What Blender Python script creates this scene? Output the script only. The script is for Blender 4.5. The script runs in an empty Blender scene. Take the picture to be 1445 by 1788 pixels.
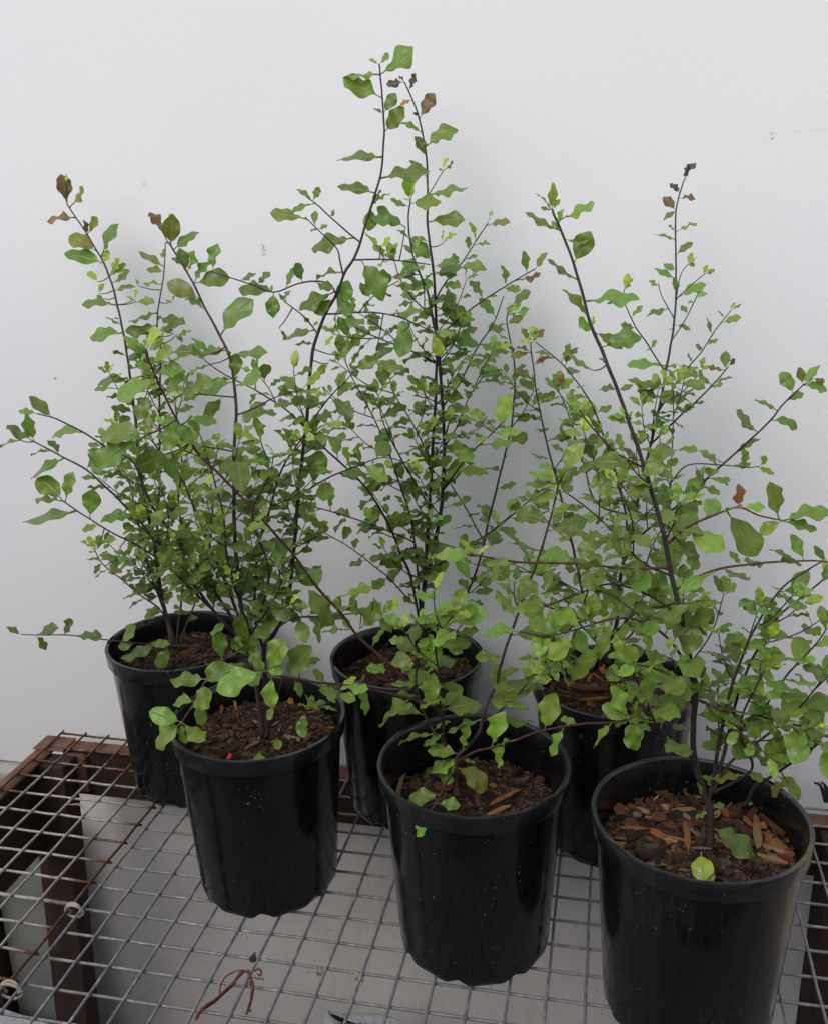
import bpy, math, random
from mathutils import Vector, Matrix, noise
random.seed(11)
R_ = math.radians
scene = bpy.context.scene
col = scene.collection
# ------------------------------------------------------------------ camera
PW, PH = 1445.0, 1788.0
CAM = Vector((0.75452691, -1.14181076, 0.97082194))
YAW, PITCH, ROLL, FPX = -0.215451715, 0.293373762, -0.0227333212, 1621.21668
fw = Vector((math.sin(YAW)*math.cos(PITCH), math.cos(YAW)*math.cos(PITCH), -math.sin(PITCH)))
r0 = Vector((math.cos(YAW), -math.sin(YAW), 0)); u0 = r0.cross(fw)
rt = r0*math.cos(ROLL) + u0*math.sin(ROLL); up = -r0*math.sin(ROLL) + u0*math.cos(ROLL)
cd = bpy.data.cameras.new('camera'); cam = bpy.data.objects.new('camera', cd); col.objects.link(cam)
m = Matrix.Identity(4)
for i in range(3):
    m[i][0], m[i][1], m[i][2], m[i][3] = rt[i], up[i], -fw[i], CAM[i]
cam.matrix_world = m
cd.sensor_fit = 'VERTICAL'; cd.sensor_height = 24.0; cd.lens = 24.0*FPX/PH
cd.clip_start = 0.02; cd.clip_end = 500
scene.camera = cam
# ------------------------------------------------------------------ sky, sun, exposure
SUN = Vector((-0.38, -0.75, 0.80)).normalized()          # direction towards the sun
w = bpy.data.worlds.new('World'); scene.world = w; w.use_nodes = True
nt = w.node_tree; bg = nt.nodes['Background']
sk = nt.nodes.new('ShaderNodeTexSky'); sk.sky_type = 'NISHITA'; sk.sun_disc = False
sk.sun_elevation = math.asin(SUN.z); sk.sun_rotation = math.atan2(SUN.x, SUN.y)
sk.dust_density = 3.0; sk.air_density = 1.0; sk.ozone_density = 1.0
hs = nt.nodes.new('ShaderNodeHueSaturation'); hs.inputs['Saturation'].default_value = 0.42   # overcast grey
nt.links.new(sk.outputs[0], hs.inputs['Color']); nt.links.new(hs.outputs[0], bg.inputs['Color'])
bg.inputs['Strength'].default_value = 0.15
sd = bpy.data.lights.new('sun', 'SUN'); sd.energy = 0.50; sd.angle = R_(110); sd.color = (1.0, 0.992, 0.985)
so = bpy.data.objects.new('sun', sd); so.rotation_euler = SUN.to_track_quat('Z', 'Y').to_euler(); so.location = SUN*6; col.objects.link(so)
vs = scene.view_settings; vs.view_transform = 'Standard'; vs.look = 'None'; vs.exposure = 0.31; vs.gamma = 1.0; vs.use_curve_mapping = False

# ------------------------------------------------------------------ helpers
def ray(px, py):
    return (rt*((px-PW/2)/FPX) - up*((py-PH/2)/FPX) + fw)
def at(px, py, Y=None, Z=None):
    d = ray(px, py)
    t = (Y-CAM.y)/d.y if Y is not None else (Z-CAM.z)/d.z
    return CAM + d*t
class MB:
    def __init__(s): s.v = []; s.f = []; s.mi = []
    def add(s, vs, fs, mi=0):
        b = len(s.v); s.v += [tuple(q) for q in vs]; s.f += [tuple(i+b for i in f) for f in fs]; s.mi += [mi]*len(fs)
    def box(s, x0, x1, y0, y1, z0, z1, bev=0.0, mi=0):
        if bev <= 0:
            s.add([(x, y, z) for z in (z0, z1) for y in (y0, y1) for x in (x0, x1)],
                  [(0,2,3,1),(4,5,7,6),(0,1,5,4),(2,6,7,3),(0,4,6,2),(1,3,7,5)], mi); return
        b = bev
        rings = []
        for z, k in ((z0, b), (z0+b, 0), (z1-b, 0), (z1, b)):
            rings.append([(x0+k+ (b if k == 0 else 0)*0, y0+k, z), (x1-k, y0+k, z), (x1-k, y1-k, z), (x0+k, y1-k, z)])
        vs = [q for r in rings for q in r]
        fs = [(3,2,1,0), (12,13,14,15)]
        for i in range(3):
            for j in range(4):
                fs.append((i*4+j, i*4+(j+1) % 4, i*4+4+(j+1) % 4, i*4+4+j))
        s.add(vs, fs, mi)
    def tube(s, pts, rad, n=6, cap=True, mi=0):
        pts = [Vector(p) for p in pts]; N = len(pts)
        if not hasattr(rad, '__len__'): rad = [rad]*N
        t0 = (pts[1]-pts[0]).normalized()
        a = t0.orthogonal().normalized(); vs = []
        for i, p in enumerate(pts):
            t = (pts[min(i+1, N-1)]-pts[max(i-1, 0)])
            t = t.normalized() if t.length > 1e-9 else t0
            a = (a - t*a.dot(t)); a = a.normalized() if a.length > 1e-6 else t.orthogonal().normalized()
            b = t.cross(a)
            for k in range(n):
                an = 2*math.pi*k/n
                vs.append(p + (a*math.cos(an)+b*math.sin(an))*rad[i])
        fs = [(i*n+k, i*n+(k+1) % n, (i+1)*n+(k+1) % n, (i+1)*n+k) for i in range(N-1) for k in range(n)]
        if cap: fs += [tuple(range(n-1, -1, -1)), tuple((N-1)*n+k for k in range(n))]
        s.add(vs, fs, mi)
    def mesh(s, name, mats, smooth=True):
        me = bpy.data.meshes.new(name); me.from_pydata(s.v, [], s.f)
        for mt in (mats if isinstance(mats, (list, tuple)) else [mats]): me.materials.append(mt)
        me.polygons.foreach_set('material_index', s.mi)
        me.polygons.foreach_set('use_smooth', [smooth]*len(s.f)); me.update()
        return me
    def build(s, name, mats, parent=None, smooth=True, loc=(0,0,0)):
        return link(name, s.mesh(name, mats, smooth), parent, loc)
def link(name, data, parent=None, loc=(0,0,0)):
    o = bpy.data.objects.new(name, data); col.objects.link(o)
    o.location = loc
    if parent: o.parent = parent
    return o
def tag(o, label=None, cat=None, group=None, kind=None):
    if label: o['label'] = label
    if cat: o['category'] = cat
    if group: o['group'] = group
    if kind: o['kind'] = kind
    return o
def empty(name, loc, label, cat, group=None):
    o = bpy.data.objects.new(name, None); col.objects.link(o); o.location = loc; o.empty_display_size = 0.05
    return tag(o, label, cat, group)
def catmull(pts, per=6):
    P = [Vector(p) for p in pts]
    if len(P) == 2: P = [P[0], (P[0]+P[1])/2, P[1]]
    out = []
    for i in range(len(P)-1):
        a, b, c, d = P[max(i-1, 0)], P[i], P[i+1], P[min(i+2, len(P)-1)]
        for k in range(per):
            t = k/per
            out.append(0.5*((2*b)+(c-a)*t+(2*a-5*b+4*c-d)*t*t+(3*b-a-3*c+d)*t**3))
    out.append(P[-1]); return out

# ------------------------------------------------------------------ materials
class NT:
    def __init__(s, name):
        s.m = bpy.data.materials.new(name); s.m.use_nodes = True; s.t = s.m.node_tree
        s.b = s.t.nodes['Principled BSDF']; s.out = s.t.nodes['Material Output']
    def n(s, ty, **kw):
        q = s.t.nodes.new(ty)
        for k, v in kw.items():
            if k in q.inputs: q.inputs[k].default_value = v
            else: setattr(q, k, v)
        return q
    def l(s, a, b): s.t.links.new(a, b)
    def coord(s, kind='Object'): return s.n('ShaderNodeTexCoord').outputs[kind]
    def noise(s, vec, scale, detail=4, rough=0.6, dist=0.0):
        q = s.n('ShaderNodeTexNoise'); q.inputs['Scale'].default_value = scale; q.inputs['Detail'].default_value = detail
        q.inputs['Roughness'].default_value = rough; q.inputs['Distortion'].default_value = dist
        if vec: s.l(vec, q.inputs['Vector'])
        return q.outputs['Fac']
    def mapping(s, vec, scale):
        q = s.n('ShaderNodeMapping'); q.inputs['Scale'].default_value = scale; s.l(vec, q.inputs['Vector']); return q.outputs[0]
    def ramp(s, fac, stops):
        q = s.n('ShaderNodeValToRGB'); e = q.color_ramp.elements
        while len(e) < len(stops): e.new(0.5)
        for i, (p, c) in enumerate(stops):
            e[i].position = p; e[i].color = (c, c, c, 1) if not hasattr(c, '__len__') else (*c, 1)
        s.l(fac, q.inputs[0]); return q.outputs[0]
    def mix(s, fac, a, b, mode='MIX'):
        q = s.n('ShaderNodeMix', data_type='RGBA', blend_type=mode)
        for sock, v in ((q.inputs[0], fac), (q.inputs[6], a), (q.inputs[7], b)):
            if hasattr(v, 'is_linked') or hasattr(v, 'links'): s.l(v, sock)
            elif hasattr(v, '__len__'): sock.default_value = (*v, 1) if len(v) == 3 else v
            else: sock.default_value = v
        return q.outputs[2]
    def math(s, op, a, b=0.0, clamp=False):
        q = s.n('ShaderNodeMath', operation=op, use_clamp=clamp)
        for sock, v in ((q.inputs[0], a), (q.inputs[1], b)):
            if hasattr(v, 'links'): s.l(v, sock)
            else: sock.default_value = v
        return q.outputs[0]
    def bump(s, h, strength=0.3, dist=0.002):
        q = s.n('ShaderNodeBump'); q.inputs['Strength'].default_value = strength; q.inputs['Distance'].default_value = dist
        s.l(h, q.inputs['Height']); s.l(q.outputs[0], s.b.inputs['Normal'])
    def setc(s, c, rough=None, spec=None):
        if hasattr(c, 'links'): s.l(c, s.b.inputs['Base Color'])
        else: s.b.inputs['Base Color'].default_value = (*c, 1)
        if rough is not None:
            if hasattr(rough, 'links'): s.l(rough, s.b.inputs['Roughness'])
            else: s.b.inputs['Roughness'].default_value = rough
        if spec is not None: s.b.inputs['Specular IOR Level'].default_value = spec
        return s.m

def mat_wall():
    t = NT('white_painted_board'); c = t.coord()
    big = t.ramp(t.noise(c, 2.2, 3), [(0.3, (0.765, 0.77, 0.80)), (0.7, (0.79, 0.795, 0.82))])
    fine = t.ramp(t.noise(c, 120, 3), [(0.3, 0.97), (0.7, 1.0)])
    base = t.mix(1.0, big, fine, 'MULTIPLY')
    # sparse small scuffs and specks
    v = t.n('ShaderNodeTexVoronoi'); v.inputs['Scale'].default_value = 9; t.l(t.mapping(c, (1, 1, 0.8)), v.inputs['Vector'])
    sp = t.ramp(v.outputs['Distance'], [(0.018, 1.0), (0.03, 0.0)])
    pick = t.ramp(t.n('ShaderNodeSeparateColor').outputs[0], [(0, 0), (1, 1)])
    sep = t.n('ShaderNodeSeparateColor'); t.l(v.outputs['Color'], sep.inputs[0])
    pick = t.ramp(sep.outputs[0], [(0.90, 0.0), (0.92, 1.0)])
    msk = t.math('MULTIPLY', sp, pick)
    msk = t.math('MULTIPLY', msk, 0.75)
    base = t.mix(msk, base, (0.2, 0.19, 0.18))
    n2 = t.noise(t.mapping(c, (1, 1, 0.6)), 60, 6, 0.75)
    zone = t.ramp(t.noise(c, 3.1, 2), [(0.62, 0.0), (0.68, 1.0)])
    sc = t.math('MULTIPLY', t.ramp(n2, [(0.68, 0.0), (0.72, 1.0)]), zone)
    base = t.mix(t.math('MULTIPLY', sc, 0.35), base, (0.5, 0.5, 0.5))
    def mark(px, py, rad, sx, sz, nscale, lo, k, colr, base):
        p = at(px, py, Y=WALL_Y); g = t.n('ShaderNodeVectorMath', operation='DISTANCE')
        mpp = t.n('ShaderNodeMapping'); mpp.inputs['Location'].default_value = (-p.x*sx, 0, -p.z*sz); mpp.inputs['Scale'].default_value = (sx, 0, sz); t.l(c, mpp.inputs['Vector'])
        t.l(mpp.outputs[0], g.inputs[0]); g.inputs[1].default_value = (0, 0, 0)
        mm = t.math('MULTIPLY', t.ramp(g.outputs['Value'], [(rad*.4, 1.0), (rad, 0.0)]), t.ramp(t.noise(c, nscale, 4, .7), [(lo, 0.0), (lo+.06, k)]))
        return t.mix(mm, base, colr)
    base = mark(460, 436, 0.012, 1.4, 1, 260, .52, .9, (0.16, 0.155, 0.15), base)
    base = mark(1345, 238, 0.010, 1, 1.3, 260, .54, .9, (0.25, 0.24, 0.24), base)
    base = mark(1410, 228, 0.055, 1, 30, 90, .4, .22, (0.55, 0.55, 0.56), base)
    base = mark(875, 310, 0.10, 2.6, 1, 240, .60, .35, (0.45, 0.45, 0.45), base)
    base = mark(912, 415, 0.03, 2, 1, 240, .58, .4, (0.4, 0.4, 0.4), base)
    base = mark(97, 661, 0.0035, 1, 1, 20, 0, .9, (0.1, 0.1, 0.1), base)
    base = mark(252, 322, 0.004, 1, 1, 200, .4, .7, (0.3, 0.3, 0.3), base)
    t.bump(t.noise(c, 45, 5), 0.10, 0.002)
    return t.setc(base, 0.6, 0.3)
def mat_simple(name, c0, c1, scale, rough, bump=0.2, spec=0.4, stretch=(1, 1, 1), bd=0.002):
    t = NT(name); c = t.mapping(t.coord(), stretch); n = t.noise(c, scale, 5, 0.65)
    t.bump(n, bump, bd)
    return t.setc(t.ramp(n, [(0.3, c0), (0.7, c1)]), rough, spec)
def mat_pot(moss=False):
    t = NT('black_plastic_mossy' if moss else 'black_plastic'); c = t.coord()
    streak = t.noise(t.mapping(c, (1, 1, 0.12)), 42, 5, 0.7)
    blot = t.noise(c, 9, 4, 0.6)
    base = t.ramp(t.math('MULTIPLY', streak, blot), [(0.16, (0.0035, 0.0038, 0.0046)), (0.34, (0.0070, 0.0074, 0.0084)), (0.50, (0.012, 0.0125, 0.0138))])
    # faint moulding flow rings
    wv = t.n('ShaderNodeTexWave', wave_type='RINGS', rings_direction='SPHERICAL')
    wv.inputs['Scale'].default_value = 14; wv.inputs['Distortion'].default_value = 2.5; wv.inputs['Detail'].default_value = 1.5; wv.inputs['Detail Scale'].default_value = 1.2
    mp = t.n('ShaderNodeMapping'); mp.inputs['Location'].default_value = (0, 0.13, -0.21); mp.inputs['Scale'].default_value = (1, 1, 0.75); t.l(c, mp.inputs['Vector']); t.l(mp.outputs[0], wv.inputs['Vector'])
    # dust specks
    oi = t.n('ShaderNodeObjectInfo')
    off = t.n('ShaderNodeVectorMath', operation='ADD'); t.l(c, off.inputs[0]); t.l(t.math('MULTIPLY', oi.outputs['Random'], 9.0), off.inputs[1])
    oc = off.outputs[0]
    sp = t.math('MULTIPLY', t.ramp(t.noise(oc, 210, 2, .5), [(0.685, 0.0), (0.73, 1.0)]), t.ramp(t.noise(oc, 13, 3), [(0.47, 0.0), (0.62, 0.9)]))
    smear = t.math('MULTIPLY', t.ramp(t.noise(t.mapping(oc, (1, 1, 0.10)), 75, 5, .75), [(0.50, 0.0), (0.72, 1.0)]), t.ramp(t.noise(oc, 8, 3), [(0.48, 0.0), (0.66, 0.10)]))
    base = t.mix(smear, base, (0.19, 0.18, 0.165))                            # dried water and dirt runs
    sz = t.n('ShaderNodeSeparateXYZ'); t.l(c, sz.inputs[0])
    lip_pale = t.math('MULTIPLY', t.ramp(sz.outputs[2], [(0.2575, 0.0), (0.2825, 1.0)]), t.ramp(t.noise(c, 26, 4), [(0.3, 0.35), (0.7, 1.0)]))
    base = t.mix(t.math('MULTIPLY', lip_pale, 0.8), base, (0.030, 0.031, 0.034))     # lip patchily paler towards its top
    base = t.mix(sp, base, (0.2, 0.19, 0.18))
    if moss:
        g = t.n('ShaderNodeVectorMath', operation='DISTANCE'); mp2 = t.n('ShaderNodeMapping'); mp2.inputs['Scale'].default_value = (1, 1, 0.5); t.l(c, mp2.inputs['Vector'])
        t.l(mp2.outputs[0], g.inputs[0]); g.inputs[1].default_value = (0.105, -0.055, 0.120)
        mm = t.math('MULTIPLY', t.ramp(g.outputs['Value'], [(0.02, 1.0), (0.062, 0.0)]), t.ramp(t.noise(t.mapping(c, (1, 1, 0.15)), 60, 4), [(0.35, 0.15), (0.65, 1.0)]))
        base = t.mix(t.math('MULTIPLY', mm, 0.8), base, (0.13, 0.10, 0.016))
        v2 = t.noise(c, 130, 4, 0.8)
        g2 = t.n('ShaderNodeVectorMath', operation='DISTANCE'); t.l(mp2.outputs[0], g2.inputs[0]); g2.inputs[1].default_value = (0.10, -0.06, 0.082)
        dd = t.math('MULTIPLY', t.ramp(g2.outputs['Value'], [(0.01, 1.0), (0.05, 0.0)]), t.ramp(v2, [(0.58, 0.0), (0.68, 0.5)]))
        base = t.mix(dd, base, (0.16, 0.15, 0.13))
    r = t.math('ADD', t.math('MULTIPLY', streak, 0.20), 0.03)
    r = t.math('ADD', r, t.math('MULTIPLY', wv.outputs['Fac'], 0.09))
    t.bump(t.math('ADD', t.noise(c, 16, 2), t.math('MULTIPLY', wv.outputs['Fac'], 0.10)), 0.14, 0.003)
    return t.setc(base, r, 0.55)
def mat_leaf(joined=False):
    t = NT('leaf_joined' if joined else 'leaf'); oi = t.n('ShaderNodeObjectInfo'); uv = t.n('ShaderNodeTexCoord').outputs['UV']
    sx = t.n('ShaderNodeSeparateXYZ'); t.l(uv, sx.inputs[0])
    ax = t.math('ABSOLUTE', t.math('SUBTRACT', sx.outputs[0], 0.5))            # 0 on the midrib
    rib = t.ramp(ax, [(0.0, 0.62), (0.022, 0.38), (0.045, 0.0)])
    # side veins
    vn = t.math('SINE', t.math('MULTIPLY', t.math('SUBTRACT', sx.outputs[1], t.math('MULTIPLY', ax, 0.55)), 62.0))
    ve = t.math('MULTIPLY', t.ramp(vn, [(0.86, 0.0), (1.0, 1.0)]), 0.16)
    base = oi.outputs['Color']
    if joined:
        at_ = t.n('ShaderNodeAttribute', attribute_name='leaf_colour'); base = at_.outputs['Color']
    var = t.n('ShaderNodeHueSaturation')
    t.l(t.math('ADD', t.math('MULTIPLY', oi.outputs['Random'], 0.03), 0.485), var.inputs['Hue'])
    t.l(t.math('ADD', t.math('MULTIPLY', oi.outputs['Random'], 0.34), 0.86), var.inputs['Value']); t.l(base, var.inputs['Color'])
    c = var.outputs[0]
    blot = t.noise(t.coord('Object'), 5, 4, 0.6)
    c = t.mix(1.0, c, t.ramp(blot, [(0.3, 0.82), (0.7, 1.12)]), 'MULTIPLY')
    pale = t.mix(0.4, c, (0.40, 0.46, 0.16))
    c = t.mix(t.math('ADD', rib, ve, True), c, pale)
    geo = t.n('ShaderNodeNewGeometry')
    under = t.mix(0.35, c, (0.22, 0.28, 0.11))
    c = t.mix(geo.outputs['Backfacing'], c, under)
    t.setc(c, 0.3, 0.55)
    rr = t.math('ADD', t.math('MULTIPLY', geo.outputs['Backfacing'], 0.25), 0.27); t.l(rr, t.b.inputs['Roughness'])
    t.bump(t.math('ADD', t.math('MULTIPLY', rib, -0.5), t.math('MULTIPLY', ve, -1.0)), 0.35, 0.02)
    tr = t.n('ShaderNodeBsdfTranslucent'); bright = t.mix(1.0, c, (1.25, 1.35, 0.7), 'MULTIPLY'); t.l(bright, tr.inputs['Color'])
    ms = t.n('ShaderNodeMixShader'); ms.inputs[0].default_value = 0.33
    t.l(t.b.outputs[0], ms.inputs[1]); t.l(tr.outputs[0], ms.inputs[2]); t.l(ms.outputs[0], t.out.inputs['Surface'])
    return t.m
def mat_objcol(name, rough, nscale, spec=0.3, stretch=(1, 1, 1)):
    t = NT(name); oi = t.n('ShaderNodeObjectInfo'); c = t.mapping(t.coord(), stretch)
    n = t.noise(c, nscale, 6, 0.7)
    t.bump(n, 0.7, 0.15)
    return t.setc(t.mix(1.0, oi.outputs['Color'], t.ramp(n, [(0.25, 0.45), (0.7, 1.25)]), 'MULTIPLY'), rough, spec)
def mat_wire(kind):
    t = NT('wire_'+kind); c = t.coord('Object'); n = t.noise(c, 55, 5, 0.7); n2 = t.noise(c, 14, 4, 0.6)
    if kind == 'zinc':
        b = t.ramp(n, [(0.3, (0.12, 0.12, 0.13)), (0.55, (0.24, 0.237, 0.245)), (0.75, (0.46, 0.45, 0.45))])
        b = t.mix(t.ramp(n2, [(0.62, 0.0), (0.72, 0.6)]), b, (0.10, 0.06, 0.04))
    else:
        b = t.ramp(n, [(0.3, (0.20, 0.18, 0.165)), (0.6, (0.42, 0.385, 0.35)), (0.8, (0.58, 0.54, 0.50))])
        s = t.n('ShaderNodeSeparateXYZ'); t.l(c, s.inputs[0])
        edge = t.ramp(s.outputs[0], [(0.30, 0.0), (0.335, 1.0)]) if False else None
        e = t.math('SUBTRACT', s.outputs[0], -0.075); e = t.math('MULTIPLY', e, 22.0)            # rust from the cut right edge
        e2 = t.math('MULTIPLY', t.math('SUBTRACT', -0.265, s.outputs[0]), 16.0)                    # and from the left edge
        e3 = t.math('MULTIPLY', t.math('SUBTRACT', s.outputs[1], 0.21), 12.0)                      # and the back
        mx = t.math('MAXIMUM', t.math('MAXIMUM', e, e2), e3)
        mx = t.math('ADD', mx, t.math('MULTIPLY', t.math('SUBTRACT', n2, 0.46), 5.0), True)
        rust = t.ramp(n, [(0.3, (0.045, 0.02, 0.013)), (0.6, (0.12, 0.05, 0.025)), (0.8, (0.28, 0.13, 0.05))])
        b = t.mix(mx, b, rust)
    t.bump(n, 0.5, 0.001)
    t.b.inputs['Metallic'].default_value = 0.25
    return t.setc(b, 0.55, 0.4)

WALL_Y = 0.425
M_wall = mat_wall()
def mat_low():
    t = NT('stained_pale_wall'); c = t.coord()
    b = t.ramp(t.noise(c, 4, 4), [(0.3, (0.66, 0.64, 0.625)), (0.7, (0.80, 0.775, 0.755))])
    b = t.mix(t.ramp(t.noise(t.mapping(c, (1, 1, 0.2)), 12, 5, .7), [(0.55, 0.0), (0.75, 0.35)]), b, (0.45, 0.40, 0.34))
    b = t.mix(t.ramp(t.noise(c, 95, 2, .5), [(0.70, 0.0), (0.74, 0.5)]), b, (0.25, 0.22, 0.2))
    t.bump(t.noise(c, 30, 5), 0.15, 0.002)
    return t.setc(b, 0.85, 0.3)
M_low = mat_low()
M_ground = mat_simple('concrete_ground', (0.17, 0.16, 0.15), (0.28, 0.27, 0.26), 9, 0.9, 0.4)
M_pot = mat_pot(); M_potm = mat_pot(True)
M_leaf = mat_leaf(); M_leaf2 = mat_leaf(True)
M_bark = mat_simple('dark_stem_bark', (0.018, 0.012, 0.013), (0.05, 0.036, 0.034), 160, 0.55, 0.4, 0.4)
M_trunk = mat_simple('brown_trunk_bark', (0.03, 0.02, 0.016), (0.10, 0.07, 0.055), 190, 0.75, 0.7, 0.3, (1, 1, 0.4))
M_red = mat_simple('red_young_bark', (0.045, 0.015, 0.016), (0.11, 0.04, 0.036), 150, 0.5, 0.3, 0.4)
M_soil = mat_simple('dark_potting_mix', (0.010, 0.007, 0.006), (0.065, 0.040, 0.027), 130, 0.95, 1.0, 0.2, (1, 1, 1), 0.006)
M_chip = mat_objcol('bark_chip_wood', 0.75, 3.0, 0.3, (1, 5, 2))
M_zinc = mat_wire('zinc'); M_rusty = mat_wire('rusty')
M_frame = mat_simple('rust_red_frame_paint', (0.075, 0.04, 0.03), (0.19, 0.092, 0.06), 24, 0.7, 0.5)
M_frame2 = mat_simple('dark_brown_timber', (0.020, 0.012, 0.010), (0.060, 0.033, 0.026), 18, 0.8, 0.5, 0.3, (1, 1, 0.15))
M_board = mat_simple('grey_green_board', (0.17, 0.185, 0.17), (0.26, 0.275, 0.25), 11, 0.8, 0.3)
M_string = mat_simple('old_string', (0.25, 0.19, 0.13), (0.45, 0.37, 0.28), 200, 0.9, 0.5)
M_tie = mat_simple('plastic_coated_tie', (0.28, 0.24, 0.21), (0.48, 0.44, 0.40), 90, 0.6, 0.3)
M_dry = mat_simple('dried_red_stem', (0.03, 0.012, 0.010), (0.20, 0.060, 0.042), 110, 0.7, 0.6)
M_white = mat_simple('white_woven_sack', (0.30, 0.315, 0.34), (0.52, 0.535, 0.56), 130, 0.8, 0.5)
M_black = mat_simple('black_thread', (0.01, 0.01, 0.012), (0.03, 0.03, 0.035), 100, 0.8, 0.4)
M_blue = mat_simple('dark_blue_cloth', (0.012, 0.016, 0.025), (0.04, 0.055, 0.08), 120, 0.8, 0.4)
M_pink = mat_simple('pink_petal', (0.45, 0.02, 0.09), (0.6, 0.04, 0.14), 100, 0.5, 0.2)
M_teal = mat_simple('teal_granule', (0.02, 0.22, 0.16), (0.03, 0.3, 0.22), 100, 0.4, 0.2)

# ------------------------------------------------------------------ setting
WALL_Y = 0.425
mb = MB(); mb.add([(-30,-30,-0.86),(30,-30,-0.86),(30,30,-0.86),(-30,30,-0.86)], [(0,1,2,3)])
tag(mb.build('ground', M_ground, smooth=False), kind='structure')
mb = MB(); mb.box(-2.6, 3.4, WALL_Y, WALL_Y+0.05, -0.125, 2.3, 0.002)
tag(mb.build('wall', M_wall, smooth=False), 'large smooth off-white painted wall behind all the potted shrubs', 'wall')
mb = MB(); mb.box(-2.6, 3.4, WALL_Y+0.012, WALL_Y+0.06, -0.86, -0.127, 0.001)
tag(mb.build('lower_wall', M_low, smooth=False), 'plain grey wall base seen through the wire mesh under the bench', 'wall')

# added dark slab behind the camera, unseen: it takes the low sky light away and is what the pots mirror
mb = MB(); mb.box(-6.0, 7.0, -1.85, -1.80, -0.86, 1.12)
tag(mb.build('low_sky_blocker', M_frame2, smooth=False), kind='structure')
# bench frame
fr = empty('bench_frame', (0.4, 0.0, -0.86), 'rust-red and dark brown frame under the wire mesh bench top', 'bench frame')
def fpart(name, mat, boxes, bev=0.002):
    mb = MB()
    for b in boxes: mb.box(*b, bev)
    o = mb.build(name, mat, fr, False); o.location = (-0.4, 0, 0.86); return o
fpart('back_rail', M_frame, [(-0.343, 1.62, 0.318, 0.349, -0.012, -0.004)])
fpart('back_beam', M_frame2, [(-0.300, 1.60, 0.322, 0.346, -0.112, -0.0125)])
fpart('side_rail', M_frame, [(-0.347, -0.312, -0.44, 0.3175, -0.012, -0.004)])
fpart('side_beam', M_frame2, [(-0.344, -0.322, -0.43, 0.3175, -0.20, -0.0125)])
fpart('corner_plate', M_frame, [(-0.352, -0.285, 0.300, 0.352, -0.0035, -0.0012)], 0.0008)
fpart('gusset', M_frame, [(-0.292, -0.245, 0.309, 0.3212, -0.098, -0.014)])
lg = fpart('leg', M_frame2, [(-0.335, -0.262, 0.262, 0.3085, -0.858, -0.013)])
for v in lg.data.vertices: v.co.x += 0.055*(v.co.z+0.013)          # the leg splays outwards
fpart('leg', M_frame2, [(1.125, 1.20, 0.235, 0.3175, -0.858, -0.013)])
fpart('leg', M_frame2, [(-0.320, -0.262, -0.43, -0.37, -0.858, -0.0125)])
fpart('front_rail', M_frame2, [(-0.32, 1.60, -0.50, -0.455, -0.085, -0.012)])
mb = MB(); mb.box(-0.53, -0.362, 0.345, 0.362, -0.858, -0.19, 0.002)
tag(mb.build('board', M_board, smooth=False), 'pale grey-green board standing beside the left bench leg', 'board')
mb = MB(); mb.box(-0.72, -0.535, 0.31, 0.40, -0.858, -0.135, 0.003)
tag(mb.build('timber_post', M_frame2, smooth=False), 'dark brown timber post at the far left edge under the wall', 'post')

# wire mesh panels: every wire a part
def wire(parent, mat, a, b, r, segs=10, wob=0.0007, off=(0,0,0), bend=None):
    a, b = Vector(a), Vector(b); pts = []
    for i in range(segs+1):
        t = i/segs; p = a.lerp(b, t)
        p += Vector((random.uniform(-wob, wob), random.uniform(-wob, wob), random.uniform(-wob, wob)*0.5))
        if bend: p += bend(t)
        pts.append(p-Vector(off))
    mb = MB(); mb.tube(pts, r, 7); return mb.build('wire', mat, parent)
WR = 0.0022
mp0 = (0.75, 0, 0)
panel = empty('mesh_panel', mp0, 'large grey galvanised wire mesh bench top carrying the six black pots', 'wire mesh')
for i in range(0, 31):
    x = i*0.05
    wire(panel, M_zinc, (x+0.001, 0.352, 0), (x-0.001, -0.47, 0), WR, 16, 0.0008, mp0)
for j in range(-7, 10):
    y = -j*0.05
    wire(panel, M_zinc, (-0.003, y, -WR*1.85), (1.503, y+0.016, -WR*1.85), WR, 24, 0.0006, mp0)
lp0 = (0, 0, 0)
lpanel = empty('mesh_panel', lp0, 'smaller rusty-edged wire mesh panel at the left end of the bench', 'wire mesh')
for i in range(6):
    x = -0.321+0.05*i
    wire(lpanel, M_rusty, (x, 0.366, 0.003), (x-0.004, -0.46, 0.003), WR*1.02, 16, 0.001)
wire(lpanel, M_rusty, (-0.016, 0.366, 0.003), (-0.019, -0.46, 0.003), WR*1.05, 18, 0.0014)
for k in range(17):
    y = 0.362-0.0506*k
    wire(lpanel, M_rusty, (-0.327, y, 0.003-WR*1.85), (-0.012, y-0.003, 0.003-WR*1.85), WR*(1.5 if k == 9 else 1.02), 12, 0.0008)

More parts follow.
